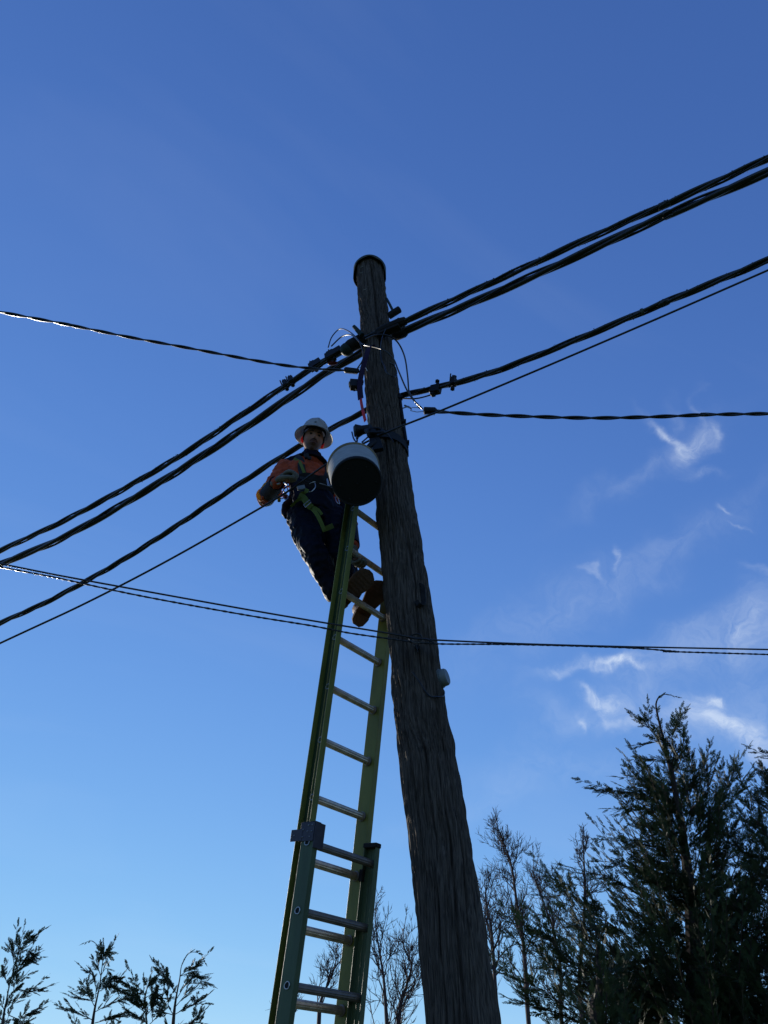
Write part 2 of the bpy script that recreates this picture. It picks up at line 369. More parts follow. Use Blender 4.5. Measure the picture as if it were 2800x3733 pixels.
# splintered top
RAD *= 1
PV = pole_c(zz) + np.stack([np.cos(th*2*PI)*RAD, np.sin(th*2*PI)*RAD, np.zeros_like(th)], -1)
pi_ = np.arange(NT*NH).reshape(NH, NT)
pf = np.stack([pi_[:-1].ravel(), np.roll(pi_, -1, 1)[:-1].ravel(), np.roll(pi_, -1, 1)[1:].ravel(), pi_[1:].ravel()], 1)
ploc = pole_c(-.1)
pole = thing('utility_pole', (ploc[0], ploc[1], -.1), 'tall cracked dark wooden utility pole leaning left with a bent metal cap on top', 'utility pole')
shaft = raw_mesh('shaft', PV.reshape(-1, 3), pf, M['wood'], pole, smooth=True)
mb = MB(); ctop = pole_c(ztop); mb.disc(ctop-np.array([0, 0, .006]), (0, 0, 1), rad[-1]*.96, .01, 40); mb.build('end_grain', M['wood'], pole)
def pp(ang, z, off=0.0):
    """point on the pole's skin: ang degrees from the side facing the viewer, + to the right"""
    a = R(ang-90); c = pole_c(z); r = pole_r(z)+off; return np.array([c[0]+r*math.cos(a), c[1]+r*math.sin(a), z])
def pn(ang): a = R(ang-90); return np.array([math.cos(a), math.sin(a), 0.])
def pxz(px, py, z_guess=5, off=0.0):
    """angle and height on the pole for a photo pixel"""
    best = None
    for a in range(-85, 86, 5):
        for z in np.arange(z_guess-1.2, z_guess+1.2, .04):
            P = pp(a, z); q = P-np.array([0, 0, CAMZ]); dz_ = q[1]*cp+q[2]*sp; x = 1400+F*q[0]/dz_; y = 1866.5+F*(q[1]*sp-q[2]*cp)/dz_
            e = (x-px)**2+(y-py)**2
            if best is None or e < best[0]: best = (e, a, z)
    return best[1], best[2]
# cap: thin sheet dome with a torn skirt, lower at the sides
seg = 48; rings = []; rc = rad[-1]*1.22
for rr, hh in ((.02, .052), (.3, .05), (.6, .042), (.85, .026), (.97, .010), (1.02, -.004)):
    rings.append([ctop + np.array([math.cos(a)*rc*rr, math.sin(a)*rc*rr, hh+.02+.004*math.sin(3*a)]) for a in np.arange(seg)*2*PI/seg])
for kk in (.33, .66, 1.0):
    ring = []
    for j in range(seg):
        a = j*2*PI/seg; fr_ = max(0, math.cos(a+PI/2)); low = -.13*kk*(1-fr_**.6*.88) + .008*math.sin(7*a)*kk
        ring.append(ctop + np.array([math.cos(a)*rc*(1.02+.02*kk*math.sin(5*a)), math.sin(a)*rc*1.02, .012+low]))
    rings.append(ring)
mb = MB(); mb.loft(rings, False); cap = mb.build('pole_cap', M['zinc'], pole, smooth=50)
sm = cap.modifiers.new('s', 'SOLIDIFY'); sm.thickness = .003
for (px, py) in ((1302, 995), (1312, 1060), (1304, 975)):      # wire staples and pale torn wire
    a, z = pxz(px+12, py, ztop-.25); P0 = pp(a, z, .004); mb = MB()
    mb.tube(spline([P0, P0+[.02, -.02, -.02], P0+[.035, -.01, .015], P0+[.05, -.015, .05]], 8), .0025, 5)
    mb.build('torn_wire', M['rope'], pole)

# ------------------------------------------------------------------ ladder
LO = np.array([-.19834, 3.96288, 4.83301]); LU = nrm([-.09576, .09838, -.99053]); LV = np.array([.63746, .77048, 0.]); LV = nrm(LV)
LN = nrm(np.cross(LV, LU)); 
if LN[1] < 0: LN = -LN                      # towards the climber's side (left, away)
def LP(u, v, n=0): return LO + LU*u + LV*v + LN*n
def rail(u0, u1, v, sgn, depth, flange, th_, name, m, parent, nc=0.0, lips=True):
    """C channel: web at v, flanges pointing sgn along LV"""
    h = depth/2; pts = [(0, -h), (flange, -h), (flange, -h+th_), (th_, -h+th_), (th_, h-th_), (flange, h-th_), (flange, h), (0, h)]
    rr = [[LP(u, v+sgn*a, nc+b) for a, b in pts] for u in (u0, u1)]
    b = MB(); k = 8; V = np.concatenate([np.array(r) for r in rr]); Fc = [(j, (j+1) % k, (j+1) % k+k, j+k) for j in range(k)]
    for o in (0, k): Fc += [(o+0, o+1, o+2, o+3), (o+0, o+3, o+4, o+7), (o+4, o+5, o+6, o+7)]
    b.add(V, Fc)
    # raised rib along the web
    b.box(LP((u0+u1)/2, v + sgn*(th_+.0015), nc+.010), LU, LV, LN, (u1-u0)/2-.002, .0015, .0035)
    return b.build(name, m, parent, smooth=30, bevel=.0015)
LEN = 4.85
ladder = thing('extension_ladder', LP(LEN, .2), 'green fibreglass extension ladder with aluminium rungs leaning on the pole', 'ladder')
FW = .40; RP = .305
fl = rail(-.22, 3.9, 0, -1, .090, .040, .005, 'rail', M['fly'], ladder); fl['label'] = 'left rail of the upper ladder section'
fr2 = rail(-.22, 3.9, FW, 1, .090, .040, .005, 'rail', M['fly'], ladder); fr2['label'] = 'right rail of the upper ladder section'
BN = -.094; BU0 = 7*RP-.140
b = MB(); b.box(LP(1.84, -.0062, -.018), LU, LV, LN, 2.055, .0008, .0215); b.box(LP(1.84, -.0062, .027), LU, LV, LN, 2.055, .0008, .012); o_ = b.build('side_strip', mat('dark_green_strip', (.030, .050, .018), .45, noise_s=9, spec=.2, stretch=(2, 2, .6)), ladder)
bl = rail(BU0, LEN, -.088, 1, .086, .034, .005, 'rail', M['base'], ladder, BN, False); bl['label'] = 'left rail of the lower ladder section'
br = rail(BU0, LEN, FW+.014, -1, .086, .034, .005, 'rail', M['base'], ladder, BN, False); br['label'] = 'right rail of the lower ladder section'
def rung_mesh(name, L_, m, rad_=.0205):
    b = MB(); k = 28; a = np.arange(k); prof = 1+.035*((a % 2)*2-1); prof[20:27] *= .93
    b.tube([(0, 0, 0), (L_, 0, 0)], rad_, k, up=(0, 0, 1), prof=prof); return b.build(name, m, None, smooth=20)
def place_part(o, P, parent, X):
    Xv = Vector(X).normalized(); Zv = Vector(-LN); Zv = (Zv - Xv*Zv.dot(Xv)).normalized(); Yv = Zv.cross(Xv)
    o.parent = parent; mt = Matrix((Xv, Yv, Zv)).transposed().to_4x4(); mt.translation = Vector(P) - parent_loc(parent); o.matrix_local = mt
src = rung_mesh('rung', FW, M['alu']); n = 0
M['alu_n'] = mat('clean_aluminium', (.17, .15, .135), .4, metal=.4, noise_s=18, var=.3)
src2 = rung_mesh('rung', FW+.095, M['alu_n'], .0195)
# ring ferrule and D-shaped rung end
b = MB(); k = 24; rings = []
for (r_, x_) in ((.021, 0.004), (.0262, 0.004), (.0262, .010), (.021, .012)):
    rings.append([(x_, r_*math.cos(a), r_*math.sin(a)) for a in np.arange(k)*2*PI/k])
b.loft(rings + [rings[0]], False); fer = b.build('ferrule', M['alu_n'], None)
b = MB()
dpts = [(.0, .015), (.010, .013), (.016, .004), (.013, -.008), (.0, -.017), (-.010, -.012), (-.013, .0), (-.010, .011)]
dd = spline([(0, y, z) for y, z in dpts] + [(0, *dpts[0])], 32)[:-1]
b.tube(np.vstack([dd, dd[:1]]), .0026, 6, up=(1, 0, 0), ends=False); rend = b.build('rung_end', M['steel'], None)
b = MB(); b.loft([dd*.9+[.001, 0, 0], dd*.9+[-.0012, 0, 0]]); rhole = b.build('rung_socket', M['rubber'], None)
def dup(o, P, parent, X=LV):
    c = o.copy(); C.objects.link(c); place_part(c, P, parent, X); return c
for i in range(0, 13):
    r_ = src if i == 0 else src.copy()
    if i: C.objects.link(r_)
    place_part(r_, LP(i*RP, 0), ladder, LV)
    dup(fer, LP(i*RP, FW), ladder, -LV)
    dup(rend, LP(i*RP, -.0065), ladder); dup(rhole, LP(i*RP, -.0015), ladder)
for i in range(7, 16):
    r_ = src2 if i == 7 else src2.copy()
    if i > 7: C.objects.link(r_)
    place_part(r_, LP(i*RP-.06, -.083, BN-.004), ladder, LV)
    dup(rend, LP(i*RP-.06, -.0910, BN-.004), ladder); dup(rhole, LP(i*RP-.06, -.0895, BN-.004), ladder)
for o in (fer, rend, rhole): bpy.data.objects.remove(o)
# guide bracket on the left rail, caps on both
b = MB(); b.box(LP(BU0+.03, -.0925, BN+.004), LU, LV, LN, .045, .003, .048); b.box(LP(BU0+.045, -.0945, BN+.075), LU, LV, LN, .028, .003, .040)
b.box(LP(BU0+.045, -.058, BN-.048), LU, LV, LN, .06, .034, .003)
gb = b.build('guide_bracket', M['bracket'], ladder, bevel=.001)
for (uu, nn_) in ((.0, -.03), (.0, -.005), (.03, -.03), (.03, .0), (.055, -.02), (.055, .03), (.045, .09), (.02, .03)):
    b = MB(); b.ball(LP(BU0+uu, -.0965, BN+nn_), .004, seg=8, rin=5); b.build('rivet', M['steel'], gb)
for v_ in (-.071, FW-.003):
    b = MB(); b.box(LP(BU0-.008, v_, BN), LU, LV, LN, .012, .022, .047); b.build('end_cap', M['rubber'], ladder, bevel=.004)
b = MB(); b.box(LP(BU0+.075, FW+.019, BN-.006), LU, LV, LN, .055, .004, .02); b.build('side_clip', M['bracket'], ladder, bevel=.002)
b = MB(); b.box(LP(7*RP+.0, FW-.012, BN+.045), LU, LV, LN, .03, .010, .012); b.build('rung_lock', M['iron'], ladder, bevel=.002)
for v_ in (-.071, FW-.002):
    b = MB(); b.box(LP(LEN+.02, v_, BN), LU, LV, LN, .03, .03, .05); b.build('foot', M['rubber'], ladder, bevel=.006)

# ------------------------------------------------------------------ overhead lines
A1 = R(180-29)                              # the main run: from upper right (near) to lower left (far)
def run(pts, P, ang, ext=(8, 3)):
    Q = np.array([WP(x, y, P, ang) for x, y in pts])
    a = Q[0] + nrm(Q[0]-Q[1])*ext[0]; b_ = Q[-1] + nrm(Q[-1]-Q[-2])*ext[1]
    return np.vstack([a, Q, b_])
def resample(P, step):
    P = spline(P, len(P)*40); d = np.r_[0, np.cumsum(np.linalg.norm(np.diff(P, axis=0), axis=1))]
    n_ = max(int(d[-1]/step), 2); s = np.linspace(0, d[-1], n_); return np.stack([np.interp(s, d, P[:, i]) for i in range(3)], 1), s
def smooth_poly(P, it=3):
    P = P.copy()
    for _ in range(it): P[1:-1] = (P[:-2]+2*P[1:-1]+P[2:])/4
    return P
def bundle(name, label, pts, P, ang, strands, pitch, m, ext=(8, 3), cat='cable', group=None, moss=0, moss_rng=None, sides=9):
    """strands: (radius, offset, phase)"""
    L0 = run(pts, P, ang, ext); path, s = resample(L0, .03); path = smooth_poly(path, 12)
    T = np.gradient(path, axis=0); T /= np.linalg.norm(T, axis=1)[:, None]
    U = np.array([0, 0, 1.]) - T*T[:, 2:3]; U /= np.linalg.norm(U, axis=1)[:, None]; B = np.cross(T, U)
    mid = path[len(path)//2]; t = thing(name, mid, label, cat, group)
    wob = .25*np.sin(s*.9+1)+.18*np.sin(s*2.3)
    for (r_, off, ph) in strands:
        a = 2*PI*s/pitch + ph + wob
        Q = path + off*(np.cos(a)[:, None]*B + np.sin(a)[:, None]*U)
        b = MB(); b.tube(Q, r_, sides); b.build('strand', m, t, smooth=60)
    if moss:
        rs2 = np.random.RandomState(len(label)); V = []; Fq = []
        for i in range(moss):
            u_ = rs2.rand()
            if moss_rng: u_ = moss_rng[0] + u_*(moss_rng[1]-moss_rng[0])
            k = int(u_*(len(path)-1)); ro = strands[0][0]+strands[0][1]
            ca = rs2.uniform(0, 2*PI); c_ = path[k] + (ro*.92)*(math.cos(ca)*B[k]+math.sin(ca)*U[k]) + T[k]*rs2.uniform(-.015, .015)
            o_ = len(V); sz = rs2.uniform(.003, .0085)
            tet = rs2.randn(4, 3); tet /= np.linalg.norm(tet, axis=1)[:, None]; V += list(c_ + tet*sz); Fq += [(o_, o_+1, o_+2), (o_, o_+2, o_+3), (o_, o_+1, o_+3), (o_+1, o_+2, o_+3)]
        mo = raw_mesh('moss', np.array(V), np.array(Fq), M['moss'], t); mo['kind'] = 'stuff'
    return t, path
PA = W(1400, 1205, 3.97); PB = W(1400, 1245, 4.32); PC_ = W(1400, 1465, 4.33); PD = W(1400, 1572, 3.82)
tA, pathA = bundle('overhead_cable', 'topmost thick mossy overhead cable bundle clamped across the front of the pole', 
    [(2800, 578), (2450, 735), (2050, 912), (1750, 1050), (1500, 1160), (1400, 1203), (1290, 1255), (1130, 1348), (900, 1500), (600, 1697), (250, 1890), (0, 2008)], PA, A1,
    [(.0158, .012, 0), (.0130, .0145, 2.2), (.0085, .0195, 4.0)], 1.15, M['cable'], group='overhead cables fixed to the pole', moss=900, moss_rng=(.3, .75))
tB, pathB = bundle('overhead_cable', 'thickest overhead cable bundle passing behind the pole just below the topmost one',
    [(2800, 628), (2450, 775), (2050, 958), (1750, 1092), (1460, 1212), (1400, 1238), (1310, 1290), (1170, 1372), (900, 1555), (600, 1748), (250, 1950), (0, 2058)], PB, A1,
    [(.0225, .0145, .4), (.0195, .0175, 2.6), (.0105, .027, 4.4)], 1.5, M['cable'], group='overhead cables fixed to the pole')
tC, pathC = bundle('overhead_cable', 'mossy cable bundle passing behind the worker, below the two upper bundles',
    [(2800, 948), (2450, 1092), (2050, 1260), (1750, 1372), (1475, 1440), (1400, 1464), (1305, 1512), (1060, 1645), (850, 1780), (500, 2010), (200, 2180), (0, 2272)], PC_, A1,
    [(.0155, .010, 0), (.0130, .013, 2.3), (.008, .0185, 4.4)], 1.0, M['cable'], group='overhead cables fixed to the pole', moss=500, moss_rng=(.3, .6))
tD, pathD = bundle('overhead_wire', 'thin black stay wire crossing in front of the worker, below the mossy bundle',
    [(2800, 985), (2400, 1160), (2000, 1332), (1600, 1500), (1400, 1580), (1200, 1685), (1060, 1785), (930, 1863), (600, 2050), (300, 2205), (0, 2345)], PD, R(180-20),
    [(.0074, 0, 0)], 1.0, M['wire'], cat='wire')
for t_ in (tA, tB, tC): pass
# service drops: twisted pairs
PE = W(1240, 1350, 4.02)
tE, pathE = bundle('service_wire', 'twisted black service wire running left from its clamp on the pole to the frame edge',
    [(1258, 1350), (1100, 1340), (940, 1316), (700, 1271), (460, 1227), (230, 1180), (0, 1137)], PE, R(191.8), [(.0066, .0064, 0), (.0066, .0064, PI)], .38, M['wire'], ext=(.02, 6), cat='wire', group='twisted service wires')
PF = W(1570, 1497, 4.02)
tF, pathF = bundle('service_wire', 'twisted black service wire running right from the finned clamp across the cirrus cloud',
    [(1590, 1500), (1750, 1511), (1950, 1519), (2170, 1524), (2400, 1519), (2600, 1511), (2800, 1508)], PF, R(1.2), [(.0082, .0078, 0), (.0082, .0078, PI)], .42, M['wire'], ext=(.02, 6), cat='wire', group='twisted service wires')
PG = W(1540, 2330, 3.80)
tG, pathG = bundle('low_wire', 'upper one of two thin wires tied to the pole front below the boots', [(2800, 2368), (2300, 2358), (1900, 2347), (1600, 2334), (1540, 2331), (1400, 2306), (1180, 2270), (900, 2222), (500, 2150), (200, 2095), (0, 2055)],
    PG, R(180+12), [(.0050, 0, 0)], 1, M['wire'], cat='wire', group='thin wires tied to the pole')
PH = W(1540, 2345, 3.80)
tH, pathH = bundle('low_wire', 'lower one of two thin wires, twisted where it crosses the ladder and pole', [(2800, 2386), (2500, 2377), (2300, 2362), (1900, 2350), (1600, 2348), (1540, 2345), (1400, 2326), (1230, 2302), (1180, 2288), (900, 2243), (500, 2170), (200, 2105), (0, 2067)],
    PH, R(180+12), [(.0037, .0025, 0), (.0037, .0025, PI)], .09, M['wire'], cat='wire', group='thin wires tied to the pole')
def near(path, px, py):
    q = path-np.array([0, 0, CAMZ]); dz_ = q[:, 1]*cp+q[:, 2]*sp; x = 1400+F*q[:, 0]/dz_; y = 1866.5+F*(q[:, 1]*sp-q[:, 2]*cp)/dz_
    e = (x-px)**2+(y-py)**2; e[dz_ < .5] = 1e9; k = int(np.argmin(e)); k = min(max(k, 1), len(path)-2)
    return path[k], nrm(path[k+1]-path[k-1])
def frame(T):
    U = nrm(np.array([0, 0, 1.])-T*T[2]); return T, U, np.cross(T, U)

# tie of the two low wires on the pole front
t = thing('wire_tie', W(1520, 2335, 3.80), 'small loop of tie wire holding the two thin wires to the pole', 'wire tie')
b = MB(); c_ = W(1515, 2332, 3.80)
ang = np.linspace(0, 2*PI, 20); b.tube([c_+np.array([.035*math.cos(x), -.006*math.sin(x*2)-.012, .028*math.sin(x)]) for x in ang], .004, 6)
b.tube([c_+[-.05, -.01, .01], c_+[0, -.02, -.006], c_+[.06, -.012, -.004], c_+[.1, -.004, -.02]], .004, 6)
b.tube([c_+[-.03, -.02, -.03], c_+[0, -.02, -.045], c_+[.01, -.01, -.08]], .003, 5)
b.build('loop', M['wire'], t)
b = MB(); b.disc(pp(5, c_[2], .006), pn(5), .015, .02, 8); b.build('eye_bolt', M['iron'], t)

# main suspension clamps
def clamp(path, px, py, half, r_, name, label, arm=None, m='iron', cat='clamp'):
    P, T = near(path, px, py); T, U, B = frame(T); t = thing(name, P, label, cat)
    b = MB(); b.tube([P-T*half, P-T*half*.6, P+T*half*.6, P+T*half], [r_*.8, r_, r_, r_*.8], 10); b.build('clamp_body', M[m], t)
    
    for s_ in (-.5, .1, .6):
        b = MB(); b.tube([P+T*half*s_-U*r_*1.3, P+T*half*s_+U*r_*1.6], .007, 6); b.disc(P+T*half*s_+U*r_*1.4, U, .012, .01, 6); b.build('bolt', M[m], t)
    return t, P, T, U, B
t, P, T, U, B = clamp(pathA, 1425, 1180, .13, .042, 'suspension_clamp', 'large dark suspension clamp holding the topmost cables on the right of the pole')
b = MB(); b.tube([W(1418, 1152, 3.98), W(1432, 1143, 3.97), W(1456, 1128, 3.96)], [.030, .030, .030], 12); b.build('stub', M['iron'], t)
b = MB(); b.tube([W(1409, 1088, 4.06), W(1420, 1108, 4.02), W(1436, 1140, 3.96)], .011, 6); b.build('strap', M['green_ins'], t)
b = MB(); b.box(P+T*.02-U*.03, T, U, B, .10, .024, .03); b.box(P+T*.13-U*.01, T, U, B, .045, .018, .025); b.build('saddle', M['iron'], t, bevel=.004)
t, P, T, U, B = clamp(pathA, 1292, 1238, .085, .055, 'suspension_clamp', 'rounded green-black clamp body with a pointed horn left of the pole')
b = MB(); b.tube([W(1320, 1222, 4.0), W(1305, 1206, 4.0), W(1290, 1190, 4.0)], [.022, .019, .016], 10); b.build('horn', M['green_ins'], t)
b = MB(); b.ball(P-U*.02+T*.085, .060, .055, .060); b.build('dome', M['green_ins'], t)
# through bolt where the lower bundle is fixed behind the pole
t, P, T, U, B = clamp(pathB, 1456, 1220, .06, .055, 'bundle_bracket', 'dark bracket holding the thickest cable bundle behind the right side of the pole')
# splice connectors on the lines
def connector(path, px, py, L_, name, label, side=1, extra=True, cat='connector'):
    P, T = near(path, px, py); T, U, B = frame(T); t = thing(name, P, label, cat)
    b = MB(); b.box(P+U*.020*side, T, U, B, L_, .036, .028); b.box(P+U*.050*side+T*L_*.4, T, U, B, L_*.4, .026, .022); b.build('connector_body', M['plastic'], t, bevel=.004)
    b = MB(); b.tube([P-U*.060, P+U*.075], .008, 6); b.disc(P+U*.066, U, .018, .016, 6); b.disc(P-U*.055, U, .018, .014, 6)
    if extra: b.tube([P+T*.03-U*.03, P+T*.04+U*.115], .006, 6)
    b.build('bolt', M['iron'], t)
    return t, P, T, U, B
connector(pathA, 1208, 1286, .075, 'splice_connector', 'black splice connector with looped wires on the topmost bundle left of the pole')
connector(pathA, 1150, 1322, .055, 'splice_connector', 'black bolted connector just lower left of the looped one')
connector(pathA, 1055, 1385, .02, 'parallel_clamp', 'small two-bolt parallel clamp farthest left on the topmost bundle', cat='clamp')
P, T = near(pathA, 1040, 1394); T, U, B = frame(T); 
connector(pathA, 1036, 1396, .018, 'parallel_clamp', 'small bolted clamp beside the farthest left clamp of the topmost bundle', cat='clamp')
connector(pathC, 1640, 1372, .016, 'parallel_clamp', 'small rusty bolted clamp on the mossy cable right of the pole', cat='clamp')
t, P, T, U, B = connector(pathC, 1590, 1404, .04, 'splice_connector', 'black splice connector under the mossy cable right of the pole', side=-1, extra=False)
b = MB(); P2, _ = near(pathC, 1470, 1442); b.tube(spline([P-U*.03, P-U*.06-T*.05*0, (P+P2)/2-U*.07, P2-U*.03], 14), .006, 7); b.build('jumper', M['wire'], t)
P, T = near(pathC, 2336, 1110); T, U, B = frame(T); t = thing('cable_tag', P, 'small metal band wrapped round the mossy cable far right of the pole', 'cable tag')
b = MB(); b.disc(P, T, .027, .02, 14); b.build('band', M['zinc'], t); b = MB(); b.box(P+U*.02, T, U, B, .008, .008, .004); b.build('band_tail', M['zinc'], t)
# dead-end clamps
P = pathE[3]; T = nrm(pathE[3]-pathE[20]); T, U, B = frame(T); Pc = W(1282, 1351, 4.02); t = thing('wedge_clamp', Pc, 'finned wedge clamp ending the left service wire beside the pole', 'wedge clamp')
b = MB(); b.tube([Pc-T*.06, Pc-T*.05, Pc+T*.045, Pc+T*.06], [.014, .024, .022, .010], 10); b.build('clamp_shell', M['plastic'], t)
for k in range(10): b = MB(); b.disc(Pc-T*.045+T*.0095*k-U*.012, T, .019, .003, 10); b.build('fin', M['zinc'], t)
b = MB(); hk = pp(*pxz(1335, 1350, 6.0), .01); b.tube([Pc+T*.06, (Pc+hk)/2+[0, -.03, 0], hk+[0, -.03, 0], hk+[.015, -.015, -.03]], .0035, 6); b.build('hook', M['steel'], t)
Pc = W(1566, 1497, 4.02); T = np.array([-1., 0, 0]); T, U, B = frame(T); t = thing('wedge_clamp', Pc, 'ribbed black wedge clamp ending the right service wire beside the pole', 'wedge clamp')
b = MB(); b.tube([Pc+T*.045, Pc+T*.04, Pc-T*.04, Pc-T*.055], [.018, .028, .026, .012], 10); b.build('clamp_shell', M['plastic'], t)
for k in range(9): b = MB(); b.disc(Pc-T*.036+T*.009*k-U*.010, T, .029, .0035, 10); b.build('fin', M['plastic'], t)
hk = W(1466, 1489, 4.10)
b = MB(); b.tube([hk, hk+[.05, -.02, .002], W(1500, 1492, 4.03)], .0045, 6); b.tube([W(1475, 1478, 4.05), W(1497, 1488, 4.03)], .0075, 6)
b.tube([W(x, y, 4.02) for x, y in ((1497, 1497), (1502, 1485), (1540, 1487), (1545, 1500), (1520, 1502), (1497, 1497))], .0028, 6); b.build('bail', M['steel'], t)

# drop loops
def drop(name, label, pts, r_=.0062, cat='cable', m='wire', group='looped jumper cables at the pole'):
    P = np.array([W(*p) for p in pts]); t = thing(name, P[0], label, cat, group); b = MB(); b.tube(spline(P, 60), r_, 8); b.build('jumper', M[m], t); return t
drop('jumper_cable', 'jumper arching from the splice connector over to the front left of the pole', [(1196, 1268, 4.3), (1210, 1228, 4.25), (1240, 1199, 4.15), (1275, 1210, 4.02), (1306, 1240, 3.93), (1322, 1275, 3.92), (1323, 1310, 3.95), (1303, 1343, 4.0)], .0052)
drop('jumper_cable', 'long jumper arching across the pole front down to the finned clamp on the right', [(1208, 1262, 4.3), (1245, 1228, 4.2), (1280, 1221, 4.08), (1310, 1245, 3.96), (1325, 1256, 3.9), (1390, 1272, 3.86), (1432, 1305, 3.88), (1452, 1350, 3.9), (1480, 1415, 3.95), (1505, 1455, 3.98), (1540, 1490, 4.0)], .0062)
drop('jumper_cable', 'jumper looping over the pole front and dropping right of it onto the mossy cable', [(1332, 1236, 3.95), (1370, 1221, 3.88), (1415, 1224, 3.88), (1450, 1248, 3.92), (1475, 1300, 3.98), (1486, 1370, 4.03), (1490, 1420, 4.08), (1497, 1440, 4.06), (1530, 1488, 4.01)], .0062)
drop('jumper_cable', 'thin jumper hanging straight down the pole front below the topmost clamp', [(1406, 1200, 3.9), (1395, 1225, 3.9), (1388, 1255, 3.9), (1388, 1300, 3.93), (1398, 1330, 3.93)], .004)
drop('jumper_cable', 'slack jumper hanging under the topmost bundle left of the pole', [(1300, 1256, 4.1), (1270, 1272, 4.25), (1220, 1290, 4.4), (1190, 1300, 4.45)], .005)
drop('jumper_cable', 'looped jumper lying against the right front of the pole', [(1400, 1330, 3.93), (1410, 1358, 3.92), (1435, 1374, 3.93), (1446, 1362, 3.95), (1438, 1335, 3.92), (1420, 1322, 3.9)], .006)
# dark lashings and boxes on the pole
t = thing('junction_box', W(1292, 1403, 3.98), 'small black junction box on the left side of the pole below the wedge clamp', 'junction box')
c_ = W(1293, 1403, 3.98); b = MB(); ax = nrm([1, .2, .12]); U = nrm(np.array([-.12, -.1, 1])); B = np.cross(ax, U); b.box(c_, ax, U, B, .036, .036, .03); b.box(c_+ax*.05+U*.028, ax, U, B, .02, .012, .02); b.build('box', M['plastic'], t, bevel=.004)
b = MB(); b.box(c_+U*.046+ax*.02, ax, U, B, .018, .006, .01); b.build('latch', M['zinc'], t)
b = MB(); b.box(c_-ax*.04, ax, U, B, .004, .02, .012); b.build('hinge', M['zinc'], t)
b = MB(); b.tube([c_-U*.036, c_-U*.055+ax*.01, c_-U*.065-ax*.015], .003, 5); b.build('wire_stub', M['wire'], t)
# pulled red grip hanging on the cable
c_ = W(1213, 1324, 4.25); t = thing('red_handle', c_, 'dark red oval grip hanging under the black splice connectors', 'grip')
b = MB(); b.ball(c_, .045, .02, .016, M=np.array([nrm([1, 0, .12]), [0, 1, 0], nrm([-.12, 0, 1])]).T); b.build('grip', M['red'], t); b = MB(); b.tube([c_+[0, 0, .01], W(1208, 1296, 4.3)], .005, 6); b.build('stem', M['iron'], t)

# purple sling hung on the pole's left front
pts = [(1365, 1262, 3.88), (1345, 1268, 3.87), (1335, 1300, 3.87), (1322, 1345, 3.9), (1312, 1400, 3.93), (1316, 1460, 3.93), (1326, 1510, 3.93), (1332, 1535, 3.93)]
SP = spline([W(*p) for p in pts], 40); t = thing('sling', SP[-1], 'purple webbing sling hanging down the left edge of the pole', 'webbing sling')
b = MB(); b.ribbon(SP[:29], np.array([.8, -.45, .1]), .046, .004); b.build('webbing', M['purple'], t)
b = MB(); b.ribbon(SP[28:], np.array([.6, -.8, .1]), .026, .004); o = b.build('webbing', M['pink'], t); o['label'] = 'sunlit pink lower end of the sling'
b = MB(); b.tube(spline([W(*p) for p in ((1338, 1500, 3.95), (1346, 1520, 3.93), (1343, 1548, 3.93), (1332, 1556, 3.93))], 12), .005, 6); b.build('buckle', M['rope'], t)
# right-hand conduit and bolts down the pole side
cz = [pp(70, z, .016) for z in np.linspace(pxz(1470, 1445, 5.7)[1], pxz(1480, 1640, 5)[1], 14)]
t = thing('conduit', cz[-1], 'black conduit strapped down the right side of the pole', 'conduit')
b = MB(); b.tube(cz, .011, 8); b.build('pipe', M['plastic'], t)
for k in (1, 7, 12):
    b = MB(); b.box(cz[k], nrm([1, -.2, 0]), np.array([0, 1., 0]), np.array([0, 0, 1.]), .02, .018, .012); b.build('pipe_clip', M['iron'], t)
# bracket with reel insulator, strap round the pole, where the bucket hangs
c_ = W(1315, 1573, 3.90); t = thing('insulator_bracket', c_, 'dark insulator bracket jutting left from the pole above the bucket', 'insulator')
c2 = W(1358, 1573, 3.84)
b = MB(); b.tube([W(1290, 1573, 3.9), W(1300, 1572, 3.9), W(1320, 1568, 3.89), W(1352, 1562, 3.86)], [.036, .052, .034, .030], 12); b.build('insulator_body', M['plastic'], t)
b = MB()
for k in range(4): b.tube([c2+.052*np.array([math.cos(x), .35*math.sin(x), .75*math.sin(x)])+np.array([.006*k, -.012*k, -.012*k+.01]) for x in np.linspace(0, 2*PI, 22)], .0085, 7)
b.ball(c2+[0, 0, -.02], .042, .03, .05); b.build('coil', M['plastic'], t)
b = MB(); b.box(W(1372, 1622, 3.83), (1, 0, .3), (0, 1, 0), (-.3, 0, 1), .035, .02, .055); b.tube([W(1340, 1632, 3.8), W(1365, 1610, 3.82)], [.016, .024], 8); b.build('arm', M['plastic'], t, bevel=.004)
b = MB(); b.tube(spline([W(*p) for p in ((1283, 1575, 3.88), (1290, 1600, 3.84), (1305, 1618, 3.8), (1316, 1622, 3.78))], 10), .0055, 6)
b.tube([W(1301, 1590, 3.88), W(1302, 1606, 3.84), W(1300, 1616, 3.8)], .006, 6); b.ball(W(1302, 1598, 3.86), .010); b.tube([W(1345, 1590, 3.82), W(1320, 1612, 3.78)], .006, 6); b.build('hanger', M['wire'], t)
zz_ = pxz(1372, 1580, 5.0)[1]
sp_ = [pp(a, zz_-.00-.10*((a+45)/135), .012) for a in range(-60, 100, 8)]
t = thing('pole_strap', sp_[6], 'wide black strap wrapped slantwise round the pole above the bucket', 'strap')
b = MB(); b.ribbon(sp_, np.array([0, 0, 1.]), .065, .012); b.build('webbing', M['web'], t)
b = MB(); b.tube([pp(-20, zz_+.03, .02), pp(0, zz_-.05, .025), pp(12, zz_-.12, .02)], .004, 5); b.build('tail', M['wire'], t)
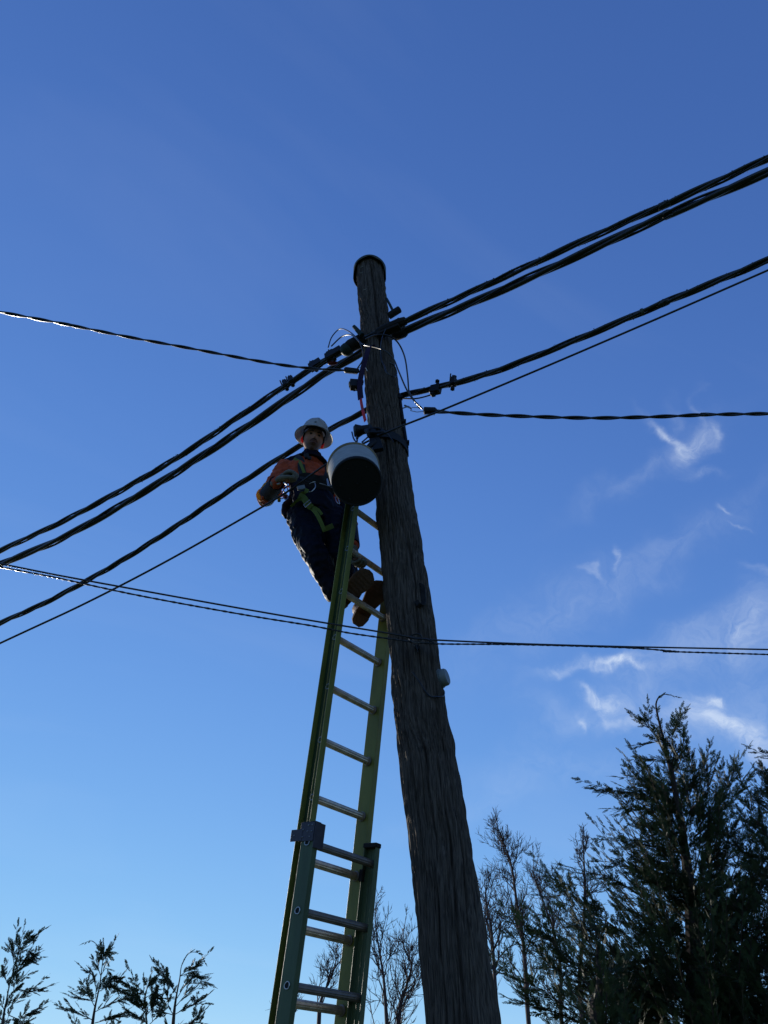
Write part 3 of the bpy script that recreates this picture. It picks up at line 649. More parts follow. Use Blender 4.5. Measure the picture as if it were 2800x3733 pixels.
# low hook on the pole
a, z = pxz(1540, 2145, 4.2); t = thing('pole_hook', pp(a-4, z), 'rusty bent hook bolt near the right edge of the pole above the two wires', 'hook')
b = MB(); b.ribbon(spline([pp(a-10, z+.02, .0), pp(a-6, z, .018), pp(a-6, z-.06, .018), pp(a-10, z-.13, .022), pp(a-22, z-.15, .026), pp(a-26, z-.12, .02)], 18), np.array([.8, -.2, .3]), .028, .012); b.build('hook_bar', M['iron'], t)
b = MB(); b.disc(pp(a-4, z+.005, .010), pn(a), .018, .02, 10); b.build('bolt_head', M['iron'], t)
# photocell-like grey disc
a, z = pxz(1598, 2472, 3.7); c_ = W(1612, 2472, 3.98); nn_ = nrm(np.array([.90, -.42, .12]))
t = thing('grey_sensor', c_, 'round pale grey plastic box mounted on the right edge of the pole', 'junction box')
b = MB(); b.tube([c_-nn_*.03, c_-nn_*.026, c_-nn_*.004], [.052, .055, .054], 28); b.build('back_plate', M['grey'], t)
b = MB(); b.tube([c_-nn_*.002, c_+nn_*.024, c_+nn_*.032], [.050, .048, .042], 28); b.build('cover', M['grey'], t)
w0 = [pp(x, zq, .006) for x, zq in ((-12, pxz(1512, 2450, 3.7)[1]), (0, pxz(1530, 2495, 3.6)[1]), (16, pxz(1550, 2525, 3.6)[1]), (35, pxz(1575, 2540, 3.6)[1]), (62, pxz(1612, 2548, 3.55)[1]), (78, pxz(1614, 2525, 3.6)[1]))]
b = MB(); b.tube(spline(w0 + [c_-nn_*.02-np.array([0, 0, .045])], 40), .0042, 6); b.build('lead', M['wire'], t)

# ------------------------------------------------------------------ bucket
bc = W(1301, 1757, 3.62); v_ = nrm(bc-np.array([0, 0, CAMZ])); rt = W(1291, 1702, 3.9)
bax = nrm(nrm(W(1285, 1693, 3.62+.27)-bc))
t = thing('bucket', bc, 'scuffed white bucket with a black base hanging beside the pole, seen from below', 'bucket')
u1 = nrm(np.cross(bax, [1, 0, 0])); 
def bring(h, r_, wob=0): 
    a = np.arange(48)*2*PI/48; s_ = np.cross(bax, u1); return [bc+bax*h+(r_+wob*math.sin(3*x+1))*(math.cos(x)*s_+math.sin(x)*u1) for x in a]
b = MB(); b.loft([bring(.012, .150), bring(.02, .1545), bring(.12, .160, .001), bring(.24, .164, .001), bring(.345, .168, .001), bring(.345, .164), bring(.04, .150), bring(.03, .02)], False); bb = b.build('body', M['bucket'], t, smooth=40)
b = MB(); b.loft([bring(.0, .140), bring(-.004, .150), bring(.004, .157), bring(.03, .1575), bring(.032, .1552)], False)
b.loft([bring(.0, .1405), bring(.004, .12), bring(.005, .01)], True); b.build('base', M['rubber'], t)
M['grey_d'] = mat('dark_grey_plastic', (.02, .02, .022), .5)
for (x, y) in ((-.35, .55), (.40, .62), (.80, -.02), (-.68, -.14), (.02, -.08), (-.3, -.72), (.45, -.75)):
    s_ = np.cross(bax, u1); s_ = s_ if s_[0] > 0 else -s_; uu = u1 if u1[2] > 0 else -u1
    b = MB(); b.disc(bc+s_*x*.15+uu*y*.15-bax*.001, bax, .006, .008, 8); b.build('base_stud', M['grey_d'], t)
b = MB(); b.loft([bring(.335, .168), bring(.345, .174), bring(.372, .175), bring(.378, .170), bring(.372, .164), bring(.34, .164)], False); b.build('rim', M['rim'], t)
b = MB(); e_ = bc+bax*.345; s_ = np.cross(bax, u1); b.tube(spline([e_+s_*.17, e_+s_*.12+np.array([0, .02, .10]), W(1316, 1622, 3.80), e_-s_*.12+np.array([0, .02, .10]), e_-s_*.17], 30), .004, 6); b.build('handle', M['steel'], t)

# ------------------------------------------------------------------ person
BODY_Y = 4.38
foot0 = LP(2*RP, .2)
per = thing('person', foot0, 'worker in white hard hat, orange and navy jacket and gloves standing high on the ladder', 'person')
def remesh(o, vox, disp=0, dsz=.09, smooth_it=4):
    r_ = o.modifiers.new('remesh', 'REMESH'); r_.mode = 'VOXEL'; r_.voxel_size = vox; r_.use_smooth_shade = True
    if smooth_it: s_ = o.modifiers.new('smooth', 'SMOOTH'); s_.iterations = smooth_it; s_.factor = .5
    if disp:
        for k, (sz, am) in enumerate(((dsz, disp), (dsz*.45, disp*.5))):
            tx = bpy.data.textures.new('folds', 'CLOUDS'); tx.noise_scale = sz; tx.noise_depth = 1
            d = o.modifiers.new('disp', 'DISPLACE'); d.texture = tx; d.strength = am; d.mid_level = .5; d.texture_coords = 'LOCAL'
    return o
def Wp(px, py, Y): return W(px, py, Y)
J = dict(neck=Wp(1138, 1672, 4.42), chest=Wp(1128, 1728, 4.42), belly=Wp(1138, 1795, 4.40), pelvis=Wp(1150, 1858, 4.38),
    shR=Wp(1040, 1708, 4.38), shL=Wp(1196, 1722, 4.52), elR=Wp(966, 1818, 4.31), wrR=Wp(1010, 1758, 4.06), haR=Wp(1046, 1728, 3.99),
    elL=Wp(1262, 1850, 4.52), wrL=Wp(1294, 1985, 4.28),
    hipR=Wp(1106, 1880, 4.38), hipL=Wp(1200, 1885, 4.44), knR=Wp(1150, 2022, 4.26), knL=Wp(1240, 2030, 4.36), anR=Wp(1214, 2160, 4.33), anL=Wp(1284, 2150, 4.42))
side = nrm([.90, .43, 0]); fwd = nrm([.30, -.93, 0])
def ell(c, rx, ry, sx=side, fy=fwd, k=20, up=None):
    a = np.arange(k)*2*PI/k; return [np.asarray(c)+rx*math.cos(x)*sx+ry*math.sin(x)*fy for x in a]
def sym_limb(b, pts, rs_, sides=14): b.tube(spline(pts, 24), np.interp(np.linspace(0, 1, 25), np.linspace(0, 1, len(rs_)), rs_), sides); b.ball(pts[0], rs_[0]*.98); b.ball(pts[-1], rs_[-1]*.98)
# head axes: bent forward towards the ladder, turned a little right
hf = nrm([.26, -.93, -.20]); hr = nrm(np.cross(hf, [0.10, 0, 1])); hu = np.cross(hr, hf)   # hr = picture left (his right)
if hu[2] < 0: hu = -hu
hl = -hr if hr[0] < 0 else hr      # picture right
HM = np.stack([hl, hf, hu], 1)
def head_surf(b, scale=1.0, k=56, n_=42):
    """face as one shaped surface"""
    V = []; 
    for i in range(n_+1):
        t_ = PI*i/n_
        for j in range(k):
            a = 2*PI*j/k; d = np.array([math.sin(t_)*math.cos(a), math.sin(t_)*math.sin(a), math.cos(t_)])
            x, y, z = d[0]*.077, d[1]*.097, d[2]*.126
            fz = z
            # jaw narrows, chin forward
            if fz < -.02: s_ = 1-.38*min(1, (-.02-fz)/.095)**1.3; x *= s_; y = y*(1-.16*min(1, (-.02-fz)/.095)) + (.010*min(1, (-.02-fz)/.09) if y > 0 else .03*min(1, (-.02-fz)/.09))
            if y > .03:
                g = lambda cx, cz, sx, sz: math.exp(-((x-cx)/sx)**2-((fz-cz)/sz)**2)
                y += .020*g(0, -.030, .013, .014) + .013*g(0, -.010, .009, .026)          # nose
                y += .006*(g(-.014, -.034, .008, .008)+g(.014, -.034, .008, .008))
                y -= .012*(g(-.032, .008, .017, .013)+g(.032, .008, .017, .013))              # sockets
                y += .006*(g(-.030, .028, .024, .009)+g(.030, .028, .024, .009))              # brow
                y += .007*(g(0, -.062, .022, .0045)+g(0, -.075, .018, .006)) - .005*g(0, -.068, .022, .003)
                y += .010*g(0, -.100, .022, .015) - .004*g(0, -.087, .02, .006)
                y += .005*(g(-.05, -.02, .016, .018)+g(.05, -.02, .016, .018))
            V.append(HC + HM@(np.array([x, y, z])*scale))
    Fc = []
    for i in range(n_):
        for j in range(k):
            Fc.append((i*k+j, i*k+(j+1) % k, (i+1)*k+(j+1) % k, (i+1)*k+j))
    b.add(V, Fc)
def torso(b, g=0.0, k=20):
    b.loft([ell(J['pelvis']+[0, 0, -.10], .12+g, .09+g), ell(J['pelvis']+[0, 0, -.03], .158+g, .118+g), ell(J['pelvis']+[0, 0, .05], .158+g, .116+g), ell(J['belly'], .148+g, .112+g),
            ell(J['chest']+[0, 0, -.07], .160+g, .118+g), ell(J['chest'], .175+g, .118+g), ell((J['shR']+J['shL'])/2+[0, 0, .0], .165+g, .095+g), ell(J['neck']+[0, 0, -.015], .085+g, .072+g), ell(J['neck']+[0, 0, .03], .055+g*.5, .055+g*.5)])
# hands: palm, four fingers and a thumb
def hand(b, wrist, kd, pnrm, curl, s_=1.0, spread=.018, left=1):
    kd = nrm(kd); pnrm = nrm(np.asarray(pnrm)-kd*np.dot(pnrm, kd)); sd = np.cross(kd, pnrm)*left
    palm_c = wrist + kd*.05*s_
    b.loft([[wrist+kd*x+sd*ww*math.cos(a)+pnrm*tt*math.sin(a) for a in np.arange(12)*2*PI/12] for x, ww, tt in ((-.03*s_, .028*s_, .022*s_), (0, .031*s_, .020*s_), (.04*s_, .041*s_, .019*s_), (.08*s_, .044*s_, .017*s_), (.10*s_, .040*s_, .013*s_))])
    for q, (L_, o_) in enumerate(((.075, -1.5), (.083, -.5), (.078, .5), (.062, 1.5))):
        base_ = wrist+kd*.09*s_+sd*o_*.0205*s_; P = [base_-kd*.02*s_, base_]; d = kd; ang = 0
        for sg, f_ in ((.42, .55), (.33, .9), (.25, .6)):
            ang += curl*f_*(1+.08*q); d = kd*math.cos(ang)+pnrm*math.sin(ang); P.append(P[-1]+d*L_*sg*s_)
        b.tube(spline(P, 12), np.linspace(.0115, .0092, 13)*s_, 8); b.ball(P[-1], .0092*s_, seg=8, rin=6)
    P = [wrist+kd*.02*s_-sd*.025*s_, wrist+kd*.045*s_-sd*.048*s_+pnrm*.012*s_, wrist+kd*.075*s_-sd*.052*s_+pnrm*.030*s_, wrist+kd*.098*s_-sd*.040*s_+pnrm*.044*s_]
    b.tube(spline(P, 10), np.linspace(.016, .0105, 11)*s_, 8); b.ball(P[-1], .0105*s_, seg=8, rin=6)
rungL = LP(RP, .14)
hR = dict(wrist=J['wrR'], kd=J['haR']-J['wrR']+np.array([.04, .0, .03]), pnrm=np.array([.35, .35, -.8]), curl=1.45)
hL = dict(wrist=rungL+LN*.055+np.array([-.01, 0, .075])-LV*.01, kd=np.array([.10, -.15, -1.0]), pnrm=-LN+np.array([0, 0, -.1]), curl=.85)
J['wrL'] = hL['wrist']+np.array([-.01, .02, .05])
# body
b = MB(); head_surf(b); b.tube([J['neck']+[0, 0, -.06], J['neck'], HC+HM@np.array([0, -.025, -.05])], [.06, .056, .055], 16); torso(b, -.02)
for s_ in 'RL':
    sym_limb(b, [J['sh'+s_], J['el'+s_], J['wr'+s_]], [.044, .034, .022]); sym_limb(b, [J['hip'+s_], J['kn'+s_], J['an'+s_]], [.072, .048, .034])
hand(b, hR['wrist'], hR['kd'], hR['pnrm'], hR['curl'], .90, left=1); hand(b, hL['wrist'], hL['kd'], hL['pnrm'], hL['curl'], .90, left=-1)
body = b.build('body', M['skin'], per); remesh(body, .0045, smooth_it=1)
# face details
for s_ in (-1, 1):
    b = MB(); b.ball(HC+HM@np.array([.031*s_, .079, .009]), .0125, .010, .0075, M=HM, seg=12, rin=8); b.build('eye', M['eye'], per)
    b = MB(); b.tube([HC+HM@np.array([x*s_, y, z]) for x, y, z in ((.012, .0965, .022), (.03, .0965, .029), (.048, .083, .024))], [.003, .0042, .002], 6); b.build('eyebrow', M['hair'], per)
    b = MB(); ec = HC+HM@np.array([.080*s_, -.004, -.012])
    b.ball(ec, .009, .021, .034, M=HM@np.array([[1, 0, .12*s_], [-.25*0, 1, 0], [0, 0, 1.]]), seg=16, rin=10); b.ball(ec+HM@np.array([.006*s_, -.010, .006]), .007, .016, .025, M=HM); o = b.build('ear', M['ear'], per); remesh(o, .003, smooth_it=2)
b = MB(); b.tube(spline([HC+HM@np.array(p) for p in ((-.026, .093, -.066), (-.012, .106, -.059), (0, .109, -.060), (.012, .106, -.059), (.026, .093, -.066))], 12), [.0025]+[.004]*11+[.0025], 7)
b.build('upper_lip', M['lip'], per)
b = MB(); b.tube(spline([HC+HM@np.array(p) for p in ((-.022, .092, -.072), (0, .106, -.076), (.022, .092, -.072))], 12), [.0025]+[.0052]*11+[.0025], 7); b.build('lower_lip', M['lip'], per)
b = MB(); b.tube(spline([HC+HM@np.array(p) for p in ((-.030, .088, -.066), (-.015, .104, -.051), (0, .108, -.048), (.015, .104, -.051), (.030, .088, -.066))], 14), [.002]+[.0038]*13+[.002], 7); b.build('moustache', M['stubble'], per)
b = MB(); b.ball(HC+HM@np.array([0, -.012, .022]), .0800, .099, .085, M=HM, seg=24, rin=14); b.build('hair', M['hair'], per)
for s_ in (-1, 1):
    b = MB(); b.tube([HC+HM@np.array([.076*s_, .022, .03]), HC+HM@np.array([.079*s_, .022, .0]), HC+HM@np.array([.075*s_, .022, -.03])], [.009, .008, .003], 6); b.build('sideburn', M['hair'], per)
# hard hat
hat = thing('hat_tmp', HC, 'x', 'x'); bpy.data.objects.remove(hat)
b = MB(); rings = []; k = 64
hb = HC+HM@np.array([0, .004, .056]); HT = HM@np.array([[1, 0, 0], [0, math.cos(.02), math.sin(.02)], [0, -math.sin(.02), math.cos(.02)]])
for (r_, z_) in ((.01, .128), (.03, .126), (.055, .118), (.078, .102), (.096, .078), (.106, .050), (.110, .022), (.113, .006), (.126, .002), (.145, -.006), (.158, -.015), (.161, -.020)):
    ring = []
    for j in range(k):
        a = 2*PI*j/k; rx = r_*.93; ry = r_*1.05; z2 = z_
        if r_ < .112: z2 += .006*math.exp(-(math.cos(a)*r_/.016)**2)*(1 if r_ > .02 else 1)
        if r_ > .115: ry *= (.98 if math.sin(a) > 0 else 1.06); z2 -= .008*abs(math.cos(a))**2
        ring.append(hb+HT@np.array([rx*math.cos(a), ry*math.sin(a), z2]))
    rings.append(ring)
b.loft(rings, False); b.add(rings[0], [tuple(range(k))])
hh = b.build('hard_hat', M['white'], per, smooth=60); sm = hh.modifiers.new('s', 'SOLIDIFY'); sm.thickness = .003; sm.offset = 0
b = MB(); b.loft([[hb+HT@np.array([r_*.93*math.cos(a), r_*1.05*math.sin(a), z_]) for a in np.arange(40)*2*PI/40] for r_, z_ in ((.094, .0), (.094, .024), (.090, .024), (.090, .0), (.094, .0))], False); b.build('headband', M['web'], hh)
b = MB(); b.disc(hb+HT@np.array([-.020, .1125, .045]), HT@np.array([-.1, 1, .4]), .009, .004, 12); b.build('emblem', M['grey'], hh)
# jacket: orange upper, navy lower half and collar
b = MB()
b.loft([ell(J['belly']+[0, 0, .02], .165, .128), ell(J['chest']+[0, 0, -.07], .178, .136), ell(J['chest'], .186, .132), ell((J['shR']+J['shL'])/2, .172, .106), ell(J['neck']+[0, 0, -.02], .09, .085)])
sym_limb(b, [J['shR'], J['shR']*.45+J['elR']*.55, J['elR']], [.072, .066, .062]); sym_limb(b, [J['elR'], J['wrR']], [.062, .044])
sym_limb(b, [J['shL'], J['elL'], J['wrL']], [.072, .060, .040])
jk = b.build('jacket', M['orange'], per); remesh(jk, .007, .028, .065, 2)
b = MB(); b.loft([ell(J['pelvis']+[0, 0, -.06], .172, .132), ell(J['pelvis']+[0, 0, .03], .172, .134), ell(J['belly']+[0, 0, -.02], .168, .134), ell(J['belly']+[0, 0, .045], .174, .140)])
# jacket tail flaring behind on the picture's left
tl = Wp(1040, 1862, 4.50); b.tube(spline([Wp(1085, 1790, 4.5), Wp(1062, 1830, 4.5), tl, Wp(1046, 1885, 4.48)], 12), np.linspace(.055, .022, 13), 10)
jl = b.build('jacket_skirt', M['navy'], per); remesh(jl, .008, .022, .08, 3)
b = MB()
for (c_, r1, r2) in ((J['neck']+[0, 0, -.03], .108, .100), (J['neck']+[0, 0, .01], .082, .078)):
    pass
b.loft([ell(J['neck']+[0, 0, -.055], .150, .108), ell(J['neck']+[0, 0, -.02], .112, .096), ell(J['neck']+[0, 0, .02], .082, .078), ell(J['neck']+[0, 0, .045], .076, .072), ell(J['neck']+[0, 0, .045], .062, .060), ell(J['neck']+[0, 0, -.01], .06, .058)])
co = b.build('collar', M['navy'], per); remesh(co, .006, .012, .05, 1)
b = MB(); b.ball(J['shR']+np.array([.03, .02, .038]), .085, .06, .045); b.tube([J['shR']+np.array([-.01, 0, .052]), J['neck']+[-.03, 0, .015]], [.035, .05], 10); yo = b.build('yoke', M['navy'], per); remesh(yo, .007, .012, .05, 2)
# forearm: dark cuff, reflective tape, yellow panel
def band(P0, P1, f0, f1, r0, r1, name, m, lab=None, n_=22):
    a_ = P0*(1-f0)+P1*f0; c_ = P0*(1-f1)+P1*f1; b = MB(); d = nrm(P1-P0)
    b.tube([a_-d*.001, a_, c_, c_+d*.001], [r0-.01, r0, r1, r1-.01], n_); o = b.build(name, m, per, smooth=60)
    if lab: o['label'] = lab
    return o
band(J['shR'], J['elR'], .70, .86, .069, .068, 'sleeve_panel', M['yellow'], 'yellow panel lit through near the bent elbow')
b = MB(); b.ball(J['elR']+np.array([-.010, -.060, -.010]), .046, .020, .060); o = b.build('elbow_patch', M['yellow'], per); o['label'] = 'bright yellow-orange patch at the bent elbow'
band(J['shR'], J['elR'], .90, .96, .0685, .0675, 'reflective_tape', M['reflect'])
band(J['elR'], J['wrR'], .05, .12, .067, .064, 'reflective_tape', M['reflect'])
band(J['elR'], J['wrR'], .30, .95, .062, .054, 'cuff', M['navy'])
band(J['elL'], J['wrL'], .02, .97, .069, .050, 'cuff', M['navy'])
# gloves
for h_, sd_, gp in ((hR, 1, None), (hL, -1, None)):
    b = MB(); hand(b, h_['wrist'], h_['kd'], h_['pnrm'], h_['curl'], 1.32 if sd_ == 1 else 1.2, left=sd_); g = b.build('glove', M['glove'], per); remesh(g, .0036, .004, .03, 1)
# trousers
b = MB(); b.loft([ell(J['pelvis']+[0, 0, -.13], .15, .11), ell(J['pelvis']+[0, 0, -.06], .166, .126), ell(J['pelvis']+[0, 0, .04], .162, .122), ell(J['pelvis']+[0, 0, .08], .155, .118)])
sym_limb(b, [J['hipR'], J['hipR']*.5+J['knR']*.5+np.array([-.012, 0, 0]), J['knR'], J['knR']*.45+J['anR']*.55, J['anR']], [.116, .106, .084, .078, .066])
sym_limb(b, [J['hipL'], J['hipL']*.5+J['knL']*.5, J['knL'], J['knL']*.45+J['anL']*.55, J['anL']], [.115, .104, .084, .078, .068])
tr = b.build('trousers', M['navy'], per); remesh(tr, .007, .034, .085, 2)
# boots, arches resting on the third rung from the top of the picture
def boot(heel, toe_dir, uph, label):
    f_ = nrm(toe_dir); sd = nrm(np.cross(f_, uph)); up = nrm(np.cross(sd, f_))
    bt = []
    def out(t_): # half width along the foot
        return np.interp(t_, [0, .06, .2, .45, .7, .88, .97, 1], [.020, .037, .045, .043, .060, .056, .036, .013])
    L_ = .315; b = MB(); rings = []
    for t_ in (0, .03, .08, .18, .3, .45, .6, .75, .87, .95, .985, 1.0):
        w_ = out(t_)*1.02; h_ = np.interp(t_, [0, .1, .3, .45, .7, .9, 1], [.085, .11, .105, .088, .062, .050, .028])
        rings.append([heel+f_*L_*t_+sd*w_*math.copysign(abs(math.cos(a))**.75, math.cos(a))+up*(.022+h_/2+h_/2*math.copysign(abs(math.sin(a))**.8, math.sin(a))) for a in np.arange(16)*2*PI/16])
    b.loft(rings); c0 = heel+f_*.085+up*.08
    b.tube([c0, c0+up*.08-f_*.005, c0+up*.15-f_*.008], [.047, .050, .054], 14); o = b.build('boot', M['boot'], per, smooth=60); o['label'] = label; remesh(o, .005, .004, .04, 2)
    b = MB(); sl = []
    tt = list(np.linspace(0, 1, 18)); loop = [(t_, out(t_)*1.12) for t_ in tt] + [(t_, -out(t_)*1.12) for t_ in tt[::-1]]
    for z_, sc in ((.028, 1), (.008, 1.0), (.0, .97)): sl.append([heel+f_*(L_*1.03*t_-.006)+sd*w_*sc+up*z_ for t_, w_ in loop])
    b.loft(sl); hl_ = [(t_, w_) for t_, w_ in loop if t_ < .27]
    b.loft([[heel+f_*(L_*1.03*t_-.006)+sd*w_*.98+up*z_ for t_, w_ in hl_] for z_ in (.004, -.018)])
    b.build('sole', M['sole'], o, smooth=40)
    for q in range(7):
        c_ = heel+f_*(.12+.025*q)-up*.001; w_ = out((.12+.025*q)/L_)
        b = MB(); b.box(c_, sd, f_, up, w_*.85, .006, .003); b.build('tread', M['sole'], o)
    for q in range(4):
        c_ = heel+f_*(.13+.022*q)+up*(.118-.010*q); b = MB(); b.tube([c_-sd*.02, c_+up*.004, c_+sd*.02], .003, 6); b.build('lace', M['web'], o)
    return heel+f_*.085+up*.16
fB = nrm([.54, -.46, .66]); uB = nrm([-.1, .72, .60]); fA = nrm([.70, -.42, .52]); uA = nrm([-.2, .72, .62])
def heel_at(v, f_, uph, back): 
    sd = nrm(np.cross(f_, uph)); up = nrm(np.cross(sd, f_)); return LP(2*RP, v)+up*.020-f_*back
aR = boot(heel_at(.055, fA, uA, .115), fA, uA, 'boot nearer the left rail, toe raised past the rung')
aL = boot(heel_at(.240, fB, uB, .125), fB, uB, 'boot at the middle of the rung, sole facing down to the viewer')
# harness
def strap(pts, wd, m, name='harness_strap', lab=None, wv=None):
    P = spline([Wp(*p) for p in pts], 24); b = MB(); T = np.gradient(P, axis=0); view = P-np.array([0, 0, CAMZ])
    wv_ = np.cross(T, view); b.ribbon(P, wv_, wd, .005); o = b.build(name, m, per)
    if lab: o['label'] = lab
    return o
strap([(1072, 1672, 4.30), (1092, 1684, 4.27), (1102, 1705, 4.25), (1110, 1725, 4.25)],   .022, M['lime'], lab='lime shoulder strap')
strap([(1078, 1664, 4.32), (1096, 1680, 4.28), (1100, 1710, 4.262), (1108, 1745, 4.25)], .055, M['web'])
strap([(1195, 1690, 4.40), (1196, 1720, 4.33), (1186, 1745, 4.28)], .045, M['web'])
strap([(1070, 1770, 4.30), (1100, 1768, 4.25), (1150, 1764, 4.235), (1200, 1772, 4.29), (1225, 1790, 4.36)], .065, M['web'], 'tool_belt')
strap([(1090, 1742, 4.27), (1120, 1735, 4.24), (1160, 1745, 4.24), (1200, 1745, 4.30)], .05, M['web'])
strap([(1062, 1848, 4.31), (1075, 1835, 4.27), (1092, 1822, 4.24), (1112, 1818, 4.225)], .026, M['lime'], lab='lime leg strap running to the hip')
strap([(1090, 1806, 4.235), (1108, 1816, 4.22), (1122, 1838, 4.21), (1136, 1850, 4.21)], .046, M['lime'], lab='folded lime webbing at the buckle')
strap([(1098, 1800, 4.235), (1114, 1796, 4.23), (1120, 1782, 4.23)], .03, M['lime'])
strap([(1136, 1852, 4.22), (1152, 1870, 4.20), (1166, 1895, 4.195), (1180, 1928, 4.21), (1184, 1938, 4.22)], .028, M['lime'], lab='lime leg loop strap')
strap([(1142, 1848, 4.215), (1160, 1858, 4.20), (1174, 1876, 4.20)], .020, M['lime'])
strap([(1180, 1930, 4.22), (1196, 1924, 4.225), (1214, 1916, 4.25)], .036, M['lime'], lab='lime strap round the inner thigh')
b = MB(); pb = [Wp(*p) for p in ((1108, 1840, 4.19), (1130, 1822, 4.19), (1134, 1832, 4.18), (1112, 1850, 4.18), (1108, 1840, 4.19))]; b.tube(pb, .0035, 6); b.build('buckle', M['steel'], per)
b = MB(); b.box(Wp(1098, 1778, 4.19), (1, 0, .25), (0, 1, 0), (-.25, 0, 1), .028, .006, .018); b.build('belt_pouch', M['grey'], per, bevel=.002)
def carab(pts, name='carabiner', m='steel', r_=.0035):
    P = spline([Wp(*p) for p in pts], 20); b = MB(); b.tube(P, r_, 6); b.build(name, M[m], per)
carab([(1148, 1760, 4.17), (1150, 1775, 4.16), (1138, 1790, 4.16), (1126, 1794, 4.16)])
carab([(1128, 1764, 4.17), (1140, 1758, 4.165), (1150, 1757, 4.17)])
carab([(1194, 1745, 4.2), (1200, 1768, 4.2), (1196, 1770, 4.2), (1192, 1746, 4.2)])
carab([(1206, 1745, 4.2), (1208, 1768, 4.2), (1202, 1770, 4.2)])
carab([(1222, 1812, 4.2), (1228, 1830, 4.18), (1238, 1836, 4.18), (1232, 1815, 4.18), (1222, 1812, 4.2)])
carab([(1165, 1762, 4.2), (1185, 1768, 4.2), (1210, 1778, 4.22)], 'cord')
carab([(1095, 1740, 4.2), (1110, 1752, 4.19), (1135, 1760, 4.19)], 'cord', 'web', .004)
b = MB(); b.box(Wp(1118, 1663, 4.27), (1, 0, .3), (0, 1, 0), (-.3, 0, 1), .018, .012, .022); b.box(Wp(1128, 1670, 4.26), (1, 0, -.3), (0, 1, 0), (.3, 0, 1), .014, .01, .014); b.build('collar_clip', M['web'], per, bevel=.004)
# tools hanging behind the elbow, catching the sun
tp = Wp(1032, 1790, 4.40); t = thing('hanging_tools', tp, 'cluster of sunlit snap hooks and small yellow tools hanging at the worker\'s side', 'tools')
rs = np.random.RandomState(5)
for k, (px, py) in enumerate(((1020, 1795), (1030, 1805), (1045, 1785), (1052, 1775), (1042, 1812))):
    b = MB(); c_ = Wp(px, py, 4.42+rs.uniform(-.03, .03)); A_ = nrm(rs.randn(3)); B_ = nrm(np.cross(A_, rs.randn(3)))
    b.tube([c_+.028*math.cos(x)*A_*.6+.03*math.sin(x)*B_ for x in np.linspace(0, 2*PI, 14)], .0045, 6); b.build('snap_hook', M['steel'], t)
for (px, py, m_) in ((1024, 1790, 'yellow'), (1016, 1808, 'lime'), (1040, 1797, 'red')):
    b = MB(); c_ = Wp(px, py, 4.42); b.tube([c_, c_+np.array([.008, 0, -.05])], [.010, .013], 8); b.build('tool_handle', M[m_], t)
b = MB(); b.tube(spline([Wp(1072, 1768, 4.36), Wp(1050, 1772, 4.40), Wp(1034, 1782, 4.42)], 10), .005, 6); b.build('lanyard', M['web'], t)
# twisted bare ends he is working on
t = thing('wire_splice', Wp(1030, 1757, 3.99), 'bright bare wire ends under the worker\'s gloved right hand', 'wire')
b = MB()
for (a_, c_) in (((1010, 1766), (1022, 1762)), ((1036, 1760), (1046, 1766)), ((1052, 1738), (1066, 1735))): b.tube([Wp(*a_, 3.97), Wp(*c_, 3.96)], .006, 6)
b.build('bare_ends', M['steel'], t)

# ------------------------------------------------------------------ trees
def frond_template(L_=1.0, ns=9, nb=3, seed=0, fat=1.0):
    """flat fern-like spray in the XY plane, growing along +Y: kites (quads)"""
    r = np.random.RandomState(seed); V = []; 
    def kite(p, d, l, w_):
        w_ = w_*fat
        d = d/np.linalg.norm(d); s_ = np.array([-d[1], d[0], 0]); z = r.uniform(-.03, .03)*l
        V.extend([p, p+d*l*.4+s_*w_+[0, 0, z], p+d*l+[0, 0, z*.5], p+d*l*.4-s_*w_+[0, 0, -z]])
    kite(np.zeros(3), np.array([0, 1., 0]), 1.0, .016)
    for i in range(ns):
        for sd in (-1, 1):
            t_ = .10+.84*(i+.5*(sd > 0)+r.uniform(-.2, .2))/ns; l = (.40*(1-t_)**.8+.05)*r.uniform(.7, 1.2); a = R(r.uniform(22, 38)); d = np.array([sd*math.sin(a), math.cos(a), r.uniform(-.1, .1)])
            p = np.array([0, t_, -.06*t_*t_]); kite(p, d, l, .020)
            for q in range(nb):
                for s2 in (-1, 1):
                    tt = .18+.72*(q+.4)/nb; l2 = l*(.40*(1-tt)+.14); a2 = a*sd+s2*R(30); kite(p+d*l*tt, np.array([math.sin(a2), math.cos(a2), r.uniform(-.2, .2)]), l2, .012)
    V = np.array(V)*L_; return V
TPL = [frond_template(1, 7, 2, s_, 1.45) for s_ in range(6)]
TPW = [frond_template(1, 7, 2, 40+s_, 1.9) for s_ in range(6)]
TPS = [frond_template(1, 7, 2, 20+s_) for s_ in range(4)]
def place_fronds(frs, tpl):
    """frs: list of (pos, dir, normal, length)"""
    out = []
    for i, (p, d, n_, l) in enumerate(frs):
        d = nrm(d); x = nrm(np.cross(d, n_)); z = np.cross(x, d); Mx = np.stack([x, d, z], 1)*l; out.append(tpl[i % len(tpl)]@Mx.T+p)
    V = np.concatenate(out); Fq = np.arange(len(V)).reshape(-1, 4); return V, Fq
def tube_np(P, r0, r1, k=5):
    P = np.asarray(P); b = MB(); b.tube(P, np.linspace(r0, r1, len(P)), k); return b
